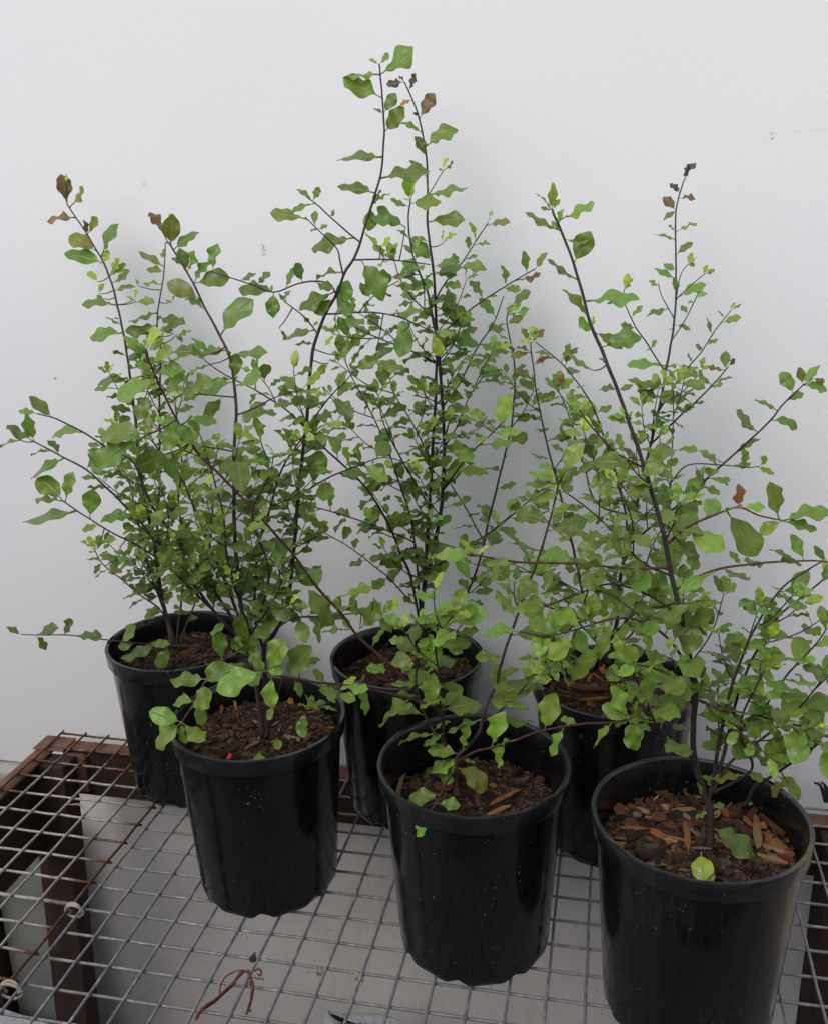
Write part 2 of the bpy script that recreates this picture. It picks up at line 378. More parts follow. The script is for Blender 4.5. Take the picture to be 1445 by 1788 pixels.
# ties on the mesh
def ring_tie(px, py, rr, label, turns=1.6):
    c = at(px, py, Z=0.004); pts = []
    for i in range(40):
        a = i/39*turns*2*math.pi
        pts.append((math.cos(a)*rr*1.1+i*0.0001, math.sin(a)*rr*0.35*math.cos(i*.1)+i*0.00012, math.sin(a)*rr))
    mb = MB(); mb.tube(pts, 0.0021, 7)
    tag(mb.build('wire_tie', M_tie, loc=c), label, 'wire tie', 'ties joining the two mesh panels')
ring_tie(127, 1592, 0.012, 'pale twisted tie joining the panels beside a thick rusty wire')
ring_tie(16, 1732, 0.014, 'pale twisted tie joining the panels in the lower left corner')
def knot(px, py, label, seed):
    rnd = random.Random(seed); c = at(px, py, Z=0.0); pts = []
    for i in range(46):
        a = i*0.62
        pts.append((-0.006+i*0.00025+rnd.uniform(-1, 1)*.0008, math.cos(a)*0.0048, -0.004+math.sin(a)*0.0052))
    pts += [(0.010, -0.012, 0.003), (0.007, -0.02, 0.001)] if seed % 2 else [(-0.006, -0.008, 0.003), (-0.016, -0.010, 0.002), (-0.023, -0.009, 0.001)]
    mb = MB(); mb.tube(catmull(pts, 2), 0.0013, 5)
    tag(mb.build('string_knot', M_string, loc=c), label, 'string', 'string scraps on the mesh')
knot(561, 1692, 'tan string knot on the mesh, nearer the dried red stems', 2)
knot(627, 1700, 'tan string knot on the mesh, nearer the front middle pot', 5)
def px6(x, y): return 300+x/3.4405, 1600+y/3.4415
def px4(x, y): return x/4.817, 1260+y/4.817
dry = empty('dried_stem', at(400, 1735, Z=0), 'dried reddish-brown curled plant stems lying on the front of the mesh', 'dried stem')
def drystem(pts, rad, z=0.005):
    P = catmull([at(*px6(x, y), Z=z+dz) - dry.location for x, y, dz in pts], 6)
    N = len(P); mb = MB()
    mb.tube(P, [rad*(0.55+0.45*math.sin(math.pi*min(1, 0.15+0.85*i/N))+0.42*noise.noise(p*260)) for i, p in enumerate(P)], 7)
    mb.build('stem', M_dry, dry)
drystem([(145,620,0),(172,572,0),(195,550,0),(240,520,0),(265,505,.001),(300,470,.001),(345,430,.002),(368,408,.004),(390,375,.006),(425,335,.010),(452,330,.010),(468,350,.008),(480,400,.002)], 0.0027)
drystem([(195,548,.003),(262,498,.004),(330,440,.006),(352,415,.007)], 0.0010)
drystem([(285,485,.002),(295,420,.004),(318,372,.006),(335,355,.006),(380,332,.009),(420,322,.010)], 0.0011)
drystem([(478,365,.006),(487,430,.002),(482,470,.001),(478,500,0),(465,545,-.003),(448,590,-.004)], 0.0024)
drystem([(472,390,.006),(470,410,.004),(486,416,.004)], 0.0016)
drystem([(475,500,.002),(462,540,.000),(470,572,-.002),(480,560,-.002)], 0.0012)
drystem([(490,365,.006),(520,375,.005),(545,378,.004),(556,388,.003)], 0.0010)
drystem([(545,378,.004),(552,368,.006)], 0.0008)
drystem([(500,330,.007),(512,318,.010),(528,318,.010),(540,335,.008),(532,355,.006),(518,348,.005)], 0.0016)
mb = MB(); c = at(*px6(482, 268), Z=0.001)
mb.add([(-.006,.004,0),(0,-.006,.003),(.008,-.002,0),(.001,.012,.006),(-.003,.002,.004),(.004,.002,.0035)], [(0,1,4),(1,2,5),(4,1,5),(0,4,3),(4,5,3),(5,2,3)])
tag(mb.build('dead_leaf', M_black, loc=c), 'tiny black shrivelled leaf caught on the mesh behind the dried stems', 'leaf')
def straw(pts, label, r=0.0006):
    P = [at(*px4(x, y), Z=z) for x, y, z in pts]; o = P[0].copy(); mb = MB(); mb.tube([p-o for p in catmull(P, 5)], r, 5)
    tag(mb.build('straw', M_string, loc=o), label, 'straw', 'straw scraps on the left panel')
straw([(560,705,.006),(590,680,.008),(585,700,.004),(670,690,.006),(705,735,.004),(770,752,.004),(720,722,.005),(650,700,.006),(590,700,.006)], 'looped straw strand caught on the left mesh near the brown leg', 0.0008)
straw([(800,798,.012),(815,825,.006),(832,856,.004)], 'short upright straw scrap on the left mesh panel')
straw([(950,955,.006),(985,990,.006),(1005,1020,.005),(1003,1045,.003)], 'curved thin straw at the right edge of the left mesh panel')

# things under and behind the bench
def sack():
    o = at(640, 1790, Y=0.22); mb = MB(); n = 40; rows = []
    for k, (rx, ry, z) in enumerate([(0.085,0.06,-0.32),(0.10,0.07,-0.24),(0.098,0.066,-0.10),(0.088,0.045,-0.02),(0.080,0.022,0.008),(0.076,0.010,0.012),(0.074,0.004,0.004)]):
        for i in range(n):
            a = 2*math.pi*i/n; rows.append((math.cos(a)*rx, math.sin(a)*ry, z+0.006*math.sin(3*a+k)+0.010*math.cos(a*2)*0.4))
    mb.add(rows, [(k*n+i, k*n+(i+1) % n, (k+1)*n+(i+1) % n, (k+1)*n+i) for k in range(6) for i in range(n)])
    s = empty('sack', (o.x, o.y, o.z-0.32), 'white sack with a black stitched edge under the bench front', 'sack')
    b = mb.build('body', M_white, s); b.location = (0, 0, 0.32)
    mb = MB(); pts = []
    for i in range(90):
        t = i/89; pts.append((-0.078+t*0.150, -0.028+0.004*math.sin(t*120), 0.006+0.016*math.sin(math.pi*t)+0.003*math.sin(t*95)))
    mb.tube(pts, 0.0035, 5); q = mb.build('stitching', M_black, s); q.location = (0, 0, 0.32)
sack()
o = at(40, 1768, Y=0.27); o.y -= 0.12; mb = MB(); mb.box(-0.16, 0.105, -0.12, 0.12, -0.2, 0.0, 0.008)
bx_ = mb.build('foam_box', M_white, smooth=False, loc=(o.x, o.y, max(o.z, -0.655))); bx_.rotation_euler = (0, 0, R_(-8))
tag(bx_, 'pale box low under the bench in the bottom left corner', 'box')
mb = MB(); o = at(1441, 1378, Y=0.365)
for k in range(7):
    rnd = random.Random(k); x = (k-3)*0.0025
    mb.tube(catmull([(x*0.6+.006, 0.004, -0.028), (x+.004, 0, -0.012), (x*1.5, -0.004, 0.004+rnd.uniform(0, .006)), (x*2.3-.004, -0.006, 0.010+rnd.uniform(-.004, .006))], 4), 0.0022, 5)
tag(mb.build('cloth_tassel', M_blue, loc=o), 'small frayed dark blue cloth scrap against the wall at the right edge', 'cloth')

# ------------------------------------------------------------------ pots
POT_R, POT_H, POT_B = 0.13, 0.2826, 0.1049
def rb(z): return POT_B + (0.1222-POT_B)*(z/0.258)
def pot_mesh(mat, slots, phase):
    n = 112; prof = []
    for z in (0.003, 0.008, 0.014, 0.020, 0.027, 0.034, 0.042, 0.055, 0.08, 0.12, 0.16, 0.20, 0.235, 0.2565): prof.append(('b', rb(z), z))
    prof += [('p', 0.1240, 0.2572), ('p', 0.1278, 0.2578), ('p', 0.1284, 0.2592), ('p', 0.1296, 0.2775), ('p', 0.13, 0.2806), ('p', 0.1294, 0.2824),
             ('s', 0.1280, 0.2826), ('s', 0.1262, 0.2826), ('p', 0.1240, 0.2822), ('p', 0.1226, 0.2800), ('p', 0.1205, 0.262), ('p', 0.1165, 0.20), ('p', 0.1155, 0.19)]
    vs = []
    for ty, r, z in prof:
        for k in range(n):
            a = 2*math.pi*k/n; rr, zz = r, z
            if ty == 'b':
                d = ((a-phase+math.pi/8) % (math.pi/4))-math.pi/8
                rr = min(r, (0.0975+0.72*z)/math.cos(d))
                d2 = ((a-phase) % (math.pi/4))-math.pi/8
                if z < .016 and abs(d2) < .17: zz = max(z, 0.015*(1-(d2/.17)**2))
            if ty == 's' and any(abs((a-s+math.pi) % (2*math.pi)-math.pi) < 0.16 for s in slots): zz = z-0.0045
            vs.append((math.cos(a)*rr, math.sin(a)*rr, zz))
    mb = MB(); N = len(prof)
    mb.add(vs, [(i*n+k, i*n+(k+1) % n, (i+1)*n+(k+1) % n, (i+1)*n+k) for i in range(N-1) for k in range(n)])
    mb.f += [tuple(range(n-1, -1, -1))]; mb.mi += [0]
    me = mb.mesh('pot', mat, True)
    me.set_sharp_from_angle(angle=R_(38)) if hasattr(me, 'set_sharp_from_angle') else None
    return me
POTS = {1: (0.0189, 0.2550), 2: (0.2553, 0.0194), 3: (0.4297, 0.2600), 4: (0.5897, -0.0490), 5: (0.7744, 0.2244), 6: (0.8776, -0.1182)}
SOIL = {1: 0.240, 2: 0.243, 3: 0.238, 4: 0.212, 5: 0.240, 6: 0.232}
LAB = {1: 'potted shrub at back left with a brown-tipped stem over the mesh corner',
       2: 'front left potted shrub with pink specks on its bark mulch',
       3: 'potted shrub against the wall in the middle, between two front pots',
       4: 'front middle potted shrub with sparse chips on dark soil and long side branches',
       5: 'potted shrub against the wall at right with thin grey-stemmed upright shoots',
       6: 'nearest potted shrub at front right, orange bark chips and yellowish stain on pot'}
SH = {}
SLOTS = {1: [R_(190)], 2: [R_(-8), R_(172)], 3: [R_(20), R_(200)], 4: [R_(-38), R_(142)], 5: [R_(205)], 6: [R_(222), R_(42)]}
chip_meshes = []
def chip_mesh(seed, kind):
    rnd = random.Random(seed); j = lambda s: rnd.uniform(-s, s)
    n = 5; mb = MB(); vs = []
    secs = [(-0.5, 0.72), (-0.2, 1.0), (0.22, 0.95), (0.5, 0.66)] if kind == 'splinter' else [(-0.5, 0.6), (-0.15, 1.05), (0.2, 1.0), (0.5, 0.55)]
    for x, k in secs:
        for q in range(n):
            a = 2*math.pi*q/n+0.3
            vs.append((x+j(.13), math.cos(a)*0.5*k*(1+j(.4))+j(.1), math.sin(a)*0.5*k*(1+j(.35))))
    fs = [(i*n+k, i*n+(k+1) % n, (i+1)*n+(k+1) % n, (i+1)*n+k) for i in range(3) for k in range(n)] + [tuple(range(n-1, -1, -1)), tuple(3*n+k for k in range(n))]
    mb.add(vs, fs); return mb.mesh('bark_chip', M_chip, False)
CH = {'splinter': [chip_mesh(i, 'splinter') for i in range(7)], 'flake': [chip_mesh(i+50, 'flake') for i in range(7)]}
CHIPC = {'dark': (0.034, 0.021, 0.016), 'brown': (0.105, 0.053, 0.034), 'red': (0.20, 0.083, 0.045), 'orange': (0.46, 0.20, 0.07), 'tan': (0.50, 0.32, 0.16), 'grey': (0.24, 0.18, 0.14)}
def soil_z(k, x, y):
    p = Vector((x*16+k*7, y*16, k)); q = Vector((x*60+k*7, y*60, k))
    return SOIL[k] + 0.008*noise.noise(p) + 0.004*noise.noise(q) + 0.004*(1-(x*x+y*y)/0.0135)
def make_pot(k, nchips, weights, smin, smax):
    x0, y0 = POTS[k]
    t = empty('potted_shrub', (x0, y0, WR), LAB[k], 'potted shrub', 'shrubs in black nursery pots'); SH[k] = t
    link('pot', pot_mesh(M_potm if k == 6 else M_pot, SLOTS[k], R_(11+k*13)), t)
    # potting mix surface
    n, rings = 64, 22; vs = [(0, 0, soil_z(k, 0, 0))]; R = 0.1205-0.067*(0.262-SOIL[k])
    for i in range(1, rings+1):
        for a_ in range(n):
            a = 2*math.pi*a_/n; r = R*i/rings; x, y = math.cos(a)*r, math.sin(a)*r
            vs.append((x, y, soil_z(k, x, y) + (noise.noise(Vector((x*170, y*170, k)))*0.0022 if i < rings else -0.004)))
    fs = [(0, 1+a, 1+(a+1) % n) for a in range(n)] + [(1+(i-1)*n+a, 1+i*n+a, 1+i*n+(a+1) % n, 1+(i-1)*n+(a+1) % n) for i in range(1, rings) for a in range(n)]
    mb = MB(); mb.add(vs, fs); soil = mb.build('potting_mix', M_soil, t)
    rnd = random.Random(900+k); names = list(weights)
    for c in range(nchips):
        r = R*0.97*math.sqrt(rnd.random()); a = rnd.uniform(0, 6.283); x, y = r*math.cos(a), r*math.sin(a)
        kind = 'splinter' if rnd.random() < 0.62 else 'flake'
        L = rnd.uniform(smin, smax)*(1.15 if kind == 'splinter' else 0.8); wd = L*(rnd.uniform(.16, .34) if kind == 'splinter' else rnd.uniform(.45, .85)); th = min(wd, 0.009)*rnd.uniform(.35, .8)
        if r + L*0.5 > R: x *= (R-L*0.5)/r; y *= (R-L*0.5)/r
        o = link('bark_chip', rnd.choice(CH[kind]), soil, (x, y, soil_z(k, x, y)+th*0.35+rnd.uniform(0, .004)))
        o.scale = (L, wd, th); o.rotation_euler = (rnd.uniform(-.5, .5), rnd.uniform(-.32, .32), rnd.uniform(0, 6.28))
        cc = CHIPC[rnd.choices(names, [weights[q] for q in names])[0]]; v = rnd.uniform(.55, 1.5)
        o.color = (cc[0]*v, cc[1]*v, cc[2]*v, 1)
    # crumbs too small to pick apart
    mb = MB()
    for c in range(1100):
        r = R*0.98*math.sqrt(rnd.random()); a = rnd.uniform(0, 6.283); x, y = r*math.cos(a), r*math.sin(a); z = soil_z(k, x, y)+0.001
        s = rnd.uniform(.001, .0032); e = rnd.uniform(1, 2.6); b = rnd.uniform(0, 6.28); ca, sa = math.cos(b)*s*e, math.sin(b)*s*e
        mb.add([(x+ca, y+sa, z), (x-sa*.5, y+ca*.5, z-.0005), (x-ca, y-sa, z+.0008), (x+sa*.5, y-ca*.5, z), (x, y, z+s*0.9)], [(0,1,4),(1,2,4),(2,3,4),(3,0,4)])
    cr = mb.build('soil_crumbs', M_crumb, soil, False); cr['kind'] = 'stuff'
    return t, soil
M_crumb = mat_simple('bark_crumbs', (0.012, 0.008, 0.006), (0.15, 0.08, 0.048), 210, 0.9, 0.3, 0.25)
SO = {}
for k, nch, wts, a, b in ((1, 200, dict(dark=5, brown=5, red=1.4, grey=1, tan=.3), .007, .022), (2, 280, dict(dark=5, brown=6, red=2, orange=.5, tan=.8, grey=1), .006, .019),
                          (3, 210, dict(dark=5, brown=5, red=2.4, orange=.6, tan=.6, grey=1), .008, .024), (4, 150, dict(dark=7, brown=4, red=1, orange=.5, tan=.35, grey=.6), .007, .020),
                          (5, 210, dict(dark=3, brown=5, red=3, orange=1.4, tan=.5, grey=.6), .009, .028), (6, 280, dict(dark=3.4, brown=6, red=3.2, orange=1.0, tan=1.2, grey=1.2), .009, .030)):
    SO[k] = make_pot(k, nch, wts, a, b)[1]
# chips that stand out, placed where they lie: (pot, px, py of both ends, width m, colour)
def big_chip(k, x0, y0, x1, y1, wd, cname, lift=0.006):
    z = SOIL[k]+WR+lift; a, b = at(x0, y0, Z=z), at(x1, y1, Z=z+0.002); c = (a+b)/2-SH[k].location
    c.z = soil_z(k, c.x, c.y)+lift
    o = link('bark_chip', CH['splinter' if (b-a).length > wd*2 else 'flake'][int(x0) % 7], SO[k], c)
    o.scale = ((b-a).length*1.0, wd*.82, min(wd*.7, .008)); o.rotation_euler = (0.2, -0.05, math.atan2(b.y-a.y, b.x-a.x)); cc = CHIPC[cname]; o.color = (*cc, 1)
for a in ((6,1330,1448,1378,1486,.016,'orange'),(6,1321,1412,1366,1450,.011,'red'),(6,1318,1418,1323,1478,.013,'tan'),(6,1326,1472,1372,1488,.010,'tan'),(6,1248,1470,1302,1495,.008,'tan'),(6,1318,1486,1371,1502,.009,'tan'),
          (6,1196,1450,1198,1490,.010,'orange'),(6,1273,1384,1297,1402,.009,'orange'),(6,1136,1436,1160,1434,.016,'red'),(6,1084,1445,1128,1447,.006,'orange'),(6,1295,1425,1312,1440,.008,'orange'),
          (6,1144,1384,1166,1380,.008,'red'),(6,1175,1419,1212,1417,.008,'tan'),(6,1135,1455,1157,1468,.012,'orange'),(6,1188,1376,1204,1372,.016,'red'),
          (4,858,1408,902,1384,.008,'orange'),(4,757,1374,791,1376,.018,'red'),(4,692,1394,706,1348,.009,'tan'),(4,853,1427,890,1412,.008,'tan'),(4,833,1385,834,1408,.009,'red'),(4,936,1362,950,1360,.014,'red'),
          (1,322,1148,347,1128,.020,'red'),(2,413,1238,407,1212,.005,'tan'),(2,455,1298,430,1310,.008,'orange'),(2,388,1268,404,1266,.010,'red'),(2,406,1272,424,1272,.005,'red'),(2,498,1286,525,1293,.010,'tan'),(2,364,1322,377,1325,.012,'red'),
          (3,700,1160,724,1155,.007,'tan'),(3,712,1152,744,1146,.012,'orange'),(3,816,1122,818,1148,.004,'tan'),
          (5,1000,1205,1050,1212,.014,'red'),(5,985,1188,1010,1200,.010,'orange'),(5,1010,1225,1060,1222,.008,'orange'),(5,1060,1196,1075,1205,.012,'red')):
    big_chip(*a)
def speck(px, py, k, mat, s, name, label, cat):
    p = at(px, py, Z=SOIL[k]+WR+0.010); mb = MB(); n = 8; vs = []
    for i in range(5):
        t = i/4; r = math.sin(math.pi*(0.08+0.84*t))
        for q in range(n): a = 2*math.pi*q/n; vs.append(((t-.5)*s*1.6, math.cos(a)*r*s*.5, math.sin(a)*r*s*.42))
    mb.add(vs, [(i*n+q, i*n+(q+1) % n, (i+1)*n+(q+1) % n, (i+1)*n+q) for i in range(4) for q in range(n)]+[tuple(range(n-1,-1,-1)), tuple(4*n+q for q in range(n))])
    o = mb.build(name, mat, loc=p); o.rotation_euler = (0, -0.5, 1.1); tag(o, label, cat)
speck(401, 1322, 2, M_pink, 0.007, 'petal', 'bright pink petal on the mulch by the front left pot rim', 'petal')
speck(538, 1287, 2, M_dry, 0.011, 'petal', 'dull red petal on the mulch at the right of the front left pot', 'petal')
speck(358, 1281, 2, M_teal, 0.006, 'granule', 'tiny teal granule on the mulch at the left of the front left pot', 'granule')

# ------------------------------------------------------------------ leaves
def leaf_mesh(seed):
    rnd = random.Random(seed*31+5); NL = 13
    amp = rnd.uniform(.035, .095); ph1, ph2 = rnd.uniform(0, 6.3), rnd.uniform(0, 6.3); fr1 = rnd.uniform(1.5, 2.5); fr2 = rnd.uniform(1.4, 2.6)
    fold = rnd.uniform(.0, .22); droop = rnd.uniform(-.15, .42); twist = rnd.uniform(-.7, .7); peak = rnd.uniform(.48, .60); bend = rnd.uniform(-.05, .05)
    blunt = rnd.random() < .45
    vs, uv, fs = [], [], []
    P0 = 0.15
    def cl(t):
        z = -droop*(t**2.2)*0.6 + 0.028*math.sin(t*5.5+ph1)*t; return Vector((bend*math.sin(t*3.1), t, z))
    for i in range(NL+1):
        s = i/NL; t = P0+(1-P0)*s
        e = s**(math.log(.5)/math.log(peak))
        wv = max(0.0, math.sin(math.pi*e))**(0.74 if not blunt else 0.62)
        if not blunt and s > .8: wv *= 1-0.22*((s-.8)/.2)
        hw = 0.5*wv + (0.018*(1-s*6) if s < 1/6 else 0.0)
        c = cl(t); tw = twist*(s-.25); env = min(1, 5.5*s*(1-s)+.05)
        for q in (-1, -.55, 0, .55, 1):
            a = abs(q); ph, fq = (ph1, fr1) if q < 0 else (ph2, fr2)
            edge = amp*math.sin(2*math.pi*fq*s+ph)*(a**1.7)*env
            lx = q*hw*(1+0.025*math.sin(2*math.pi*fq*s+ph+1.2)*(a > .9))
            lz = fold*a*hw*1.5 + edge - 0.16*(a**2)*hw
            vs.append((c.x+lx*math.cos(tw)-lz*math.sin(tw)*.6, c.y, c.z+lz*math.cos(tw)+lx*math.sin(tw)*.6)); uv.append((.5+q*.5, s))
    for i in range(NL):
        for j in range(4): fs.append((i*5+j, i*5+j+1, (i+1)*5+j+1, (i+1)*5+j))
    b = len(vs); n = 4                                                      # petiole
    for i, t in enumerate((0.0, 0.08, P0+.04)):
        c = cl(t)
        for k in range(n):
            a = 2*math.pi*k/n; r = 0.027-0.004*i; vs.append((c.x+math.cos(a)*r*1.3, c.y, c.z+math.sin(a)*r-0.008)); uv.append((.5, .0))
    for i in range(2):
        for k in range(n): fs.append((b+i*n+k, b+i*n+(k+1) % n, b+(i+1)*n+(k+1) % n, b+(i+1)*n+k))
    me = bpy.data.meshes.new('leaf'); me.from_pydata(vs, [], fs); me.materials.append(M_leaf)
    ul = me.uv_layers.new(name='UVMap')
    for lp in me.loops: ul.data[lp.index].uv = uv[lp.vertex_index]
    me.polygons.foreach_set('use_smooth', [True]*len(fs)); me.update(); return me
LEAVES = [leaf_mesh(i) for i in range(36)]
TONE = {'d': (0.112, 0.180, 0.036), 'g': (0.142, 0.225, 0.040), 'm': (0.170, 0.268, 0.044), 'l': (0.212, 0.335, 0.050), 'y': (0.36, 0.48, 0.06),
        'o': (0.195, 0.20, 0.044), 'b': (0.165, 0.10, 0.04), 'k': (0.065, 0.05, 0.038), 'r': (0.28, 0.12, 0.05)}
SPECS = {k: [] for k in range(1, 7)}
def put_leaf(k, parent, base, d, n, L, W, tone, rnd, crumple=1.0):
    d = d.normalized(); n = (n-d*n.dot(d))
    n = n.normalized() if n.length > 1e-5 else d.orthogonal().normalized()
    x = d.cross(n)
    mm = Matrix.Identity(4)
    for i in range(3): mm[i][0], mm[i][1], mm[i][2], mm[i][3] = x[i]*W, d[i]*L, n[i]*L*crumple, base[i]
    c = TONE[tone]; v = rnd.uniform(.85, 1.15)
    SPECS[k].append((L/(base-CAM).length, parent, Matrix.Translation(-SH[k].location) @ mm, rnd.choice(LEAVES), (c[0]*v, c[1]*v, c[2]*v, 1)))
def build_leaves():
    for k, sp in SPECS.items():
        sp.sort(key=lambda q: -q[0])
        for _, parent, mm, me, c in sp[:296]:
            o = bpy.data.objects.new('leaf', me); col.objects.link(o); o.parent = parent; o.matrix_local = mm; o.color = c
        rest = sp[296:]
        if not rest: continue
        vs, fs, uvs, cs = [], [], [], []
        for _, parent, mm, me, c in rest:
            b = len(vs); vs += [tuple(mm @ v.co) for v in me.vertices]; u = me.uv_layers[0].data
            for p in me.polygons:
                fs.append(tuple(b+i for i in p.vertices))
                for li in p.loop_indices: uvs.append(tuple(u[li].uv)); cs.append(c)
        m2 = bpy.data.meshes.new('small_leaves'); m2.from_pydata(vs, [], fs); m2.materials.append(M_leaf2)
        ul = m2.uv_layers.new(name='UVMap'); ca = m2.color_attributes.new('leaf_colour', 'FLOAT_COLOR', 'CORNER')
        m2.uv_layers[0].data.foreach_set('uv', [q for u in uvs for q in u]); m2.color_attributes['leaf_colour'].data.foreach_set('color', [q for c in cs for q in c])
        m2.polygons.foreach_set('use_smooth', [True]*len(fs)); m2.update()
        o = link('small_leaves', m2, SH[k]); o['kind'] = 'stuff'

# ------------------------------------------------------------------ stems
STEMS = []   # dict(k, pts3, rad, obj, px)
def px_to_pt(s, px, py):
    best = None
    for i, p in enumerate(s['C']):
        q = p-CAM; z = q.dot(fw); u = PW/2+FPX*q.dot(rt)/z; v = PH/2-FPX*q.dot(up)/z
        d = math.hypot(u-px, v-py)
        if best is None or d < best[0]: best = (d, i)
    return best
def lerp_y(P, y0, y1):
    L = [0.0]
    for i in range(1, len(P)): L.append(L[-1]+math.dist(P[i], P[i-1]))
    return [y0+(y1-y0)*(l/L[-1]) for l in L]
def stem(k, pts, y0, y1, r0, r1, name='branch', mat=None, auto=None, twigs=0, bury=False):
    """pts: photo pixels base -> tip; y0,y1: depth; radii in mm; auto=(t0,t1,spacing,len0,len1,tones)"""
    root = None
    if not bury:                       # grow out of the nearest stem of the same shrub
        c = [(*px_to_pt(q, *pts[0]), q) for q in STEMS if q['k'] == k]
        c = [q for q in c if q[0] < 26]
        if c:
            _, i, q = min(c, key=lambda e: e[0]); root = q['C'][i].copy(); y1 += (root.y-y0)*0.6; y0 = root.y
    ys = lerp_y(pts, y0, y1)
    P = [at(px, py, Y=y) for (px, py), y in zip(pts, ys)]
    if root: P[0] = root
    if bury: P.insert(0, P[0]+Vector((random.uniform(-.004, .004), 0.0, -0.03)))
    C = catmull(P, 6); N = len(C)
    for i in range(1, N-1):   # small natural kinks
        C[i] = C[i] + Vector((noise.noise(C[i]*38+Vector((k, 0, 0))), noise.noise(C[i]*38+Vector((0, 9, k))), 0))*0.0011
    s = dict(k=k, C=C, rad=[(r0+(r1-r0)*(i/(N-1))**0.8)*0.001*(1+0.10*noise.noise(C[i]*90)) for i in range(N)], name=name, mat=mat or M_bark, auto=auto, twigs=twigs, extra=[])
    s['o'] = link(name, bpy.data.meshes.new(name), SH[k]); STEMS.append(s); return s
Z3 = lambda *a: [(x/2.007, 600+y/2.007) for x, y in a]
Z4 = lambda *a: [(700+x/1.9396, 600+y/1.9396) for x, y in a]
Z5 = lambda *a: [(x/2.89, 250+y/2.89) for x, y in a]
Z6 = lambda *a: [(450+x/2.89, 50+y/2.89) for x, y in a]
Z7 = lambda *a: [(880+x/2.5575, 250+y/2.5575) for x, y in a]
A_ = lambda t0, t1, sp=.024, l0=.036, l1=.030, tones='ggmd': (t0, t1, sp, l0, l1, tones)
# --- back left
stem(1, [(299,1104),(284,1048),(269,949),(250,850),(240,770),(235,720),(228,665),(221,613),(208,544),(187,471),(152,409),(117.6,357)], .262, .335, 4.2, 1.1, 'stem', M_trunk, A_(.12,.66,.020,.028,.030), 7, True)
stem(1, [(296,1106),(276,1020),(274,949),(279,849),(279,700),(281,600),(275,579),(277,537),(287,475),(289,423)], .270, .350, 3.0, 0.9, 'stem', M_bark, A_(.12,.80,.021,.026,.022), 10, True)
stem(1, [(310,1108),(318,1040),(322,960),(312,880),(318,800),(308,720),(300,640),(285,600)], .25, .33, 2.6, .9, 'stem', M_bark, A_(.15,.95,.020,.026,.022), 8, True)
stem(1, [(302,1106),(262,1000),(245,930),(232,860),(240,790)], .25, .27, 2.2, .8, 'stem', M_bark, A_(.2,1,.019,.026,.022), 5, True)
stem(1, [(299,1098),(279,1063),(244,1038),(209,1008),(179,984),(165,959)], .255, .23, 1.8, .8, 'branch', M_bark, A_(.3,1,.020,.026,.020,'gdg'))
stem(1, [(352,1128),(299,1127),(239,1123),(184,1117),(120,1109),(80,1109),(37,1108)], .21, .12, 1.7, .8, 'branch', M_bark)
stem(1, [(320,1108),(345,1040),(365,960),(372,880),(360,800)], .25, .30, 2.2, .8, 'stem', M_bark, A_(.15,1,.020,.028,.024), 6, True)
# --- front left
stem(2, [(462,1292),(468,1268),(461,1138),(478,1108),(498,1068),(508,1013),(516,924),(523,839),(535,739),(541,660),(549,600),(566,555),(588,514),(602,476),(620,448),(637,396),(654,344),(664.5,303),(670,244),(670,206),(666,154),(662,112)], .012, .14, 3.9, 1.0, 'stem', M_bark, A_(.22,.57,.024,.036,.034), 7, True)
stem(2, [(459,1293),(448,1198),(434,1148),(424,1080),(418,1023),(411,949),(408.6,869),(408.6,789),(412.6,725),(408,665),(401,624),(384,586),(360,541),(332,485),(299,430)], .018, .04, 4.4, 1.2, 'stem', M_trunk, A_(.18,.62,.024,.034,.034), 7, True)
stem(2, [(430,1130),(395,1092),(371,1063),(319,994),(269,939),(234,899),(190,855),(150,820),(105,795),(60,771)], .015, -.06, 2.8, .9, 'branch', M_bark, A_(.12,.62,.024,.032,.030), 4)
stem(2, [(425,1110),(380,1040),(325,960),(270,890),(234,809),(199,789),(144,754),(100,732),(65,722)], .02, -.02, 2.4, .9, 'branch', M_bark, A_(.15,.70,.024,.032,.030), 5)
stem(2, [(371,1066),(320,1015),(279,978),(234,949),(199,932),(149,901),(110,874)], 0, -.07, 1.9, .8, 'branch', M_bark, A_(.1,.5,.022,.030,.028), 2)
stem(2, [(425,1100),(395,1020),(369,959),(344,899),(319,839),(290,800),(262,765)], .03, .06, 2.6, .9, 'branch', M_bark, A_(.12,1,.022,.034,.030), 6)
stem(2, [(447,1140),(446,1080),(448,1000),(451,949),(468,899),(493,819),(528,764),(563,710),(588,680)], .03, .05, 2.4, .9, 'branch', M_bark, A_(.12,1,.024,.034,.030), 5)
stem(2, [(463,1122),(491,1091),(523,1078),(573,1076),(623,1071),(668,1073)], .005, -.04, 1.9, .8, 'branch', M_red, A_(.25,1,.020,.036,.032,'mgl'))
stem(2, [(436,1150),(395,1150),(362,1185),(340,1225),(318,1261)], .0, -.13, 2.0, 1.0, 'branch', M_red)
stem(2, [(466,1275),(500,1262),(540,1240),(575,1226),(590,1210)], .0, -.05, 1.2, .7, 'branch', M_bark, A_(.4,1,.022,.026,.022,'gm'))
stem(2, [(430,1120),(470,1060),(490,1020),(486,990)], .0, -.02, 1.8, .9, 'branch', M_bark, A_(.3,1,.02,.034,.03), 2)
stem(2, [(440,1110),(400,990),(390,900),(372,830),(350,760)], -.01, -.04, 2.0, .8, 'branch', M_bark, A_(.2,1,.022,.034,.032), 5)
stem(2, [(445,1090),(470,1000),(440,900),(470,830),(455,770)], -.01, -.03, 2.0, .8, 'branch', M_bark, A_(.2,1,.022,.034,.032), 4)
stem(2, [(623,417),(588,389),(554,358),(536,344)], .10, .09, 1.3, .7)
stem(2, [(599,480),(594,455),(588,434),(561,406),(533,379)], .10, .08, 1.3, .7)
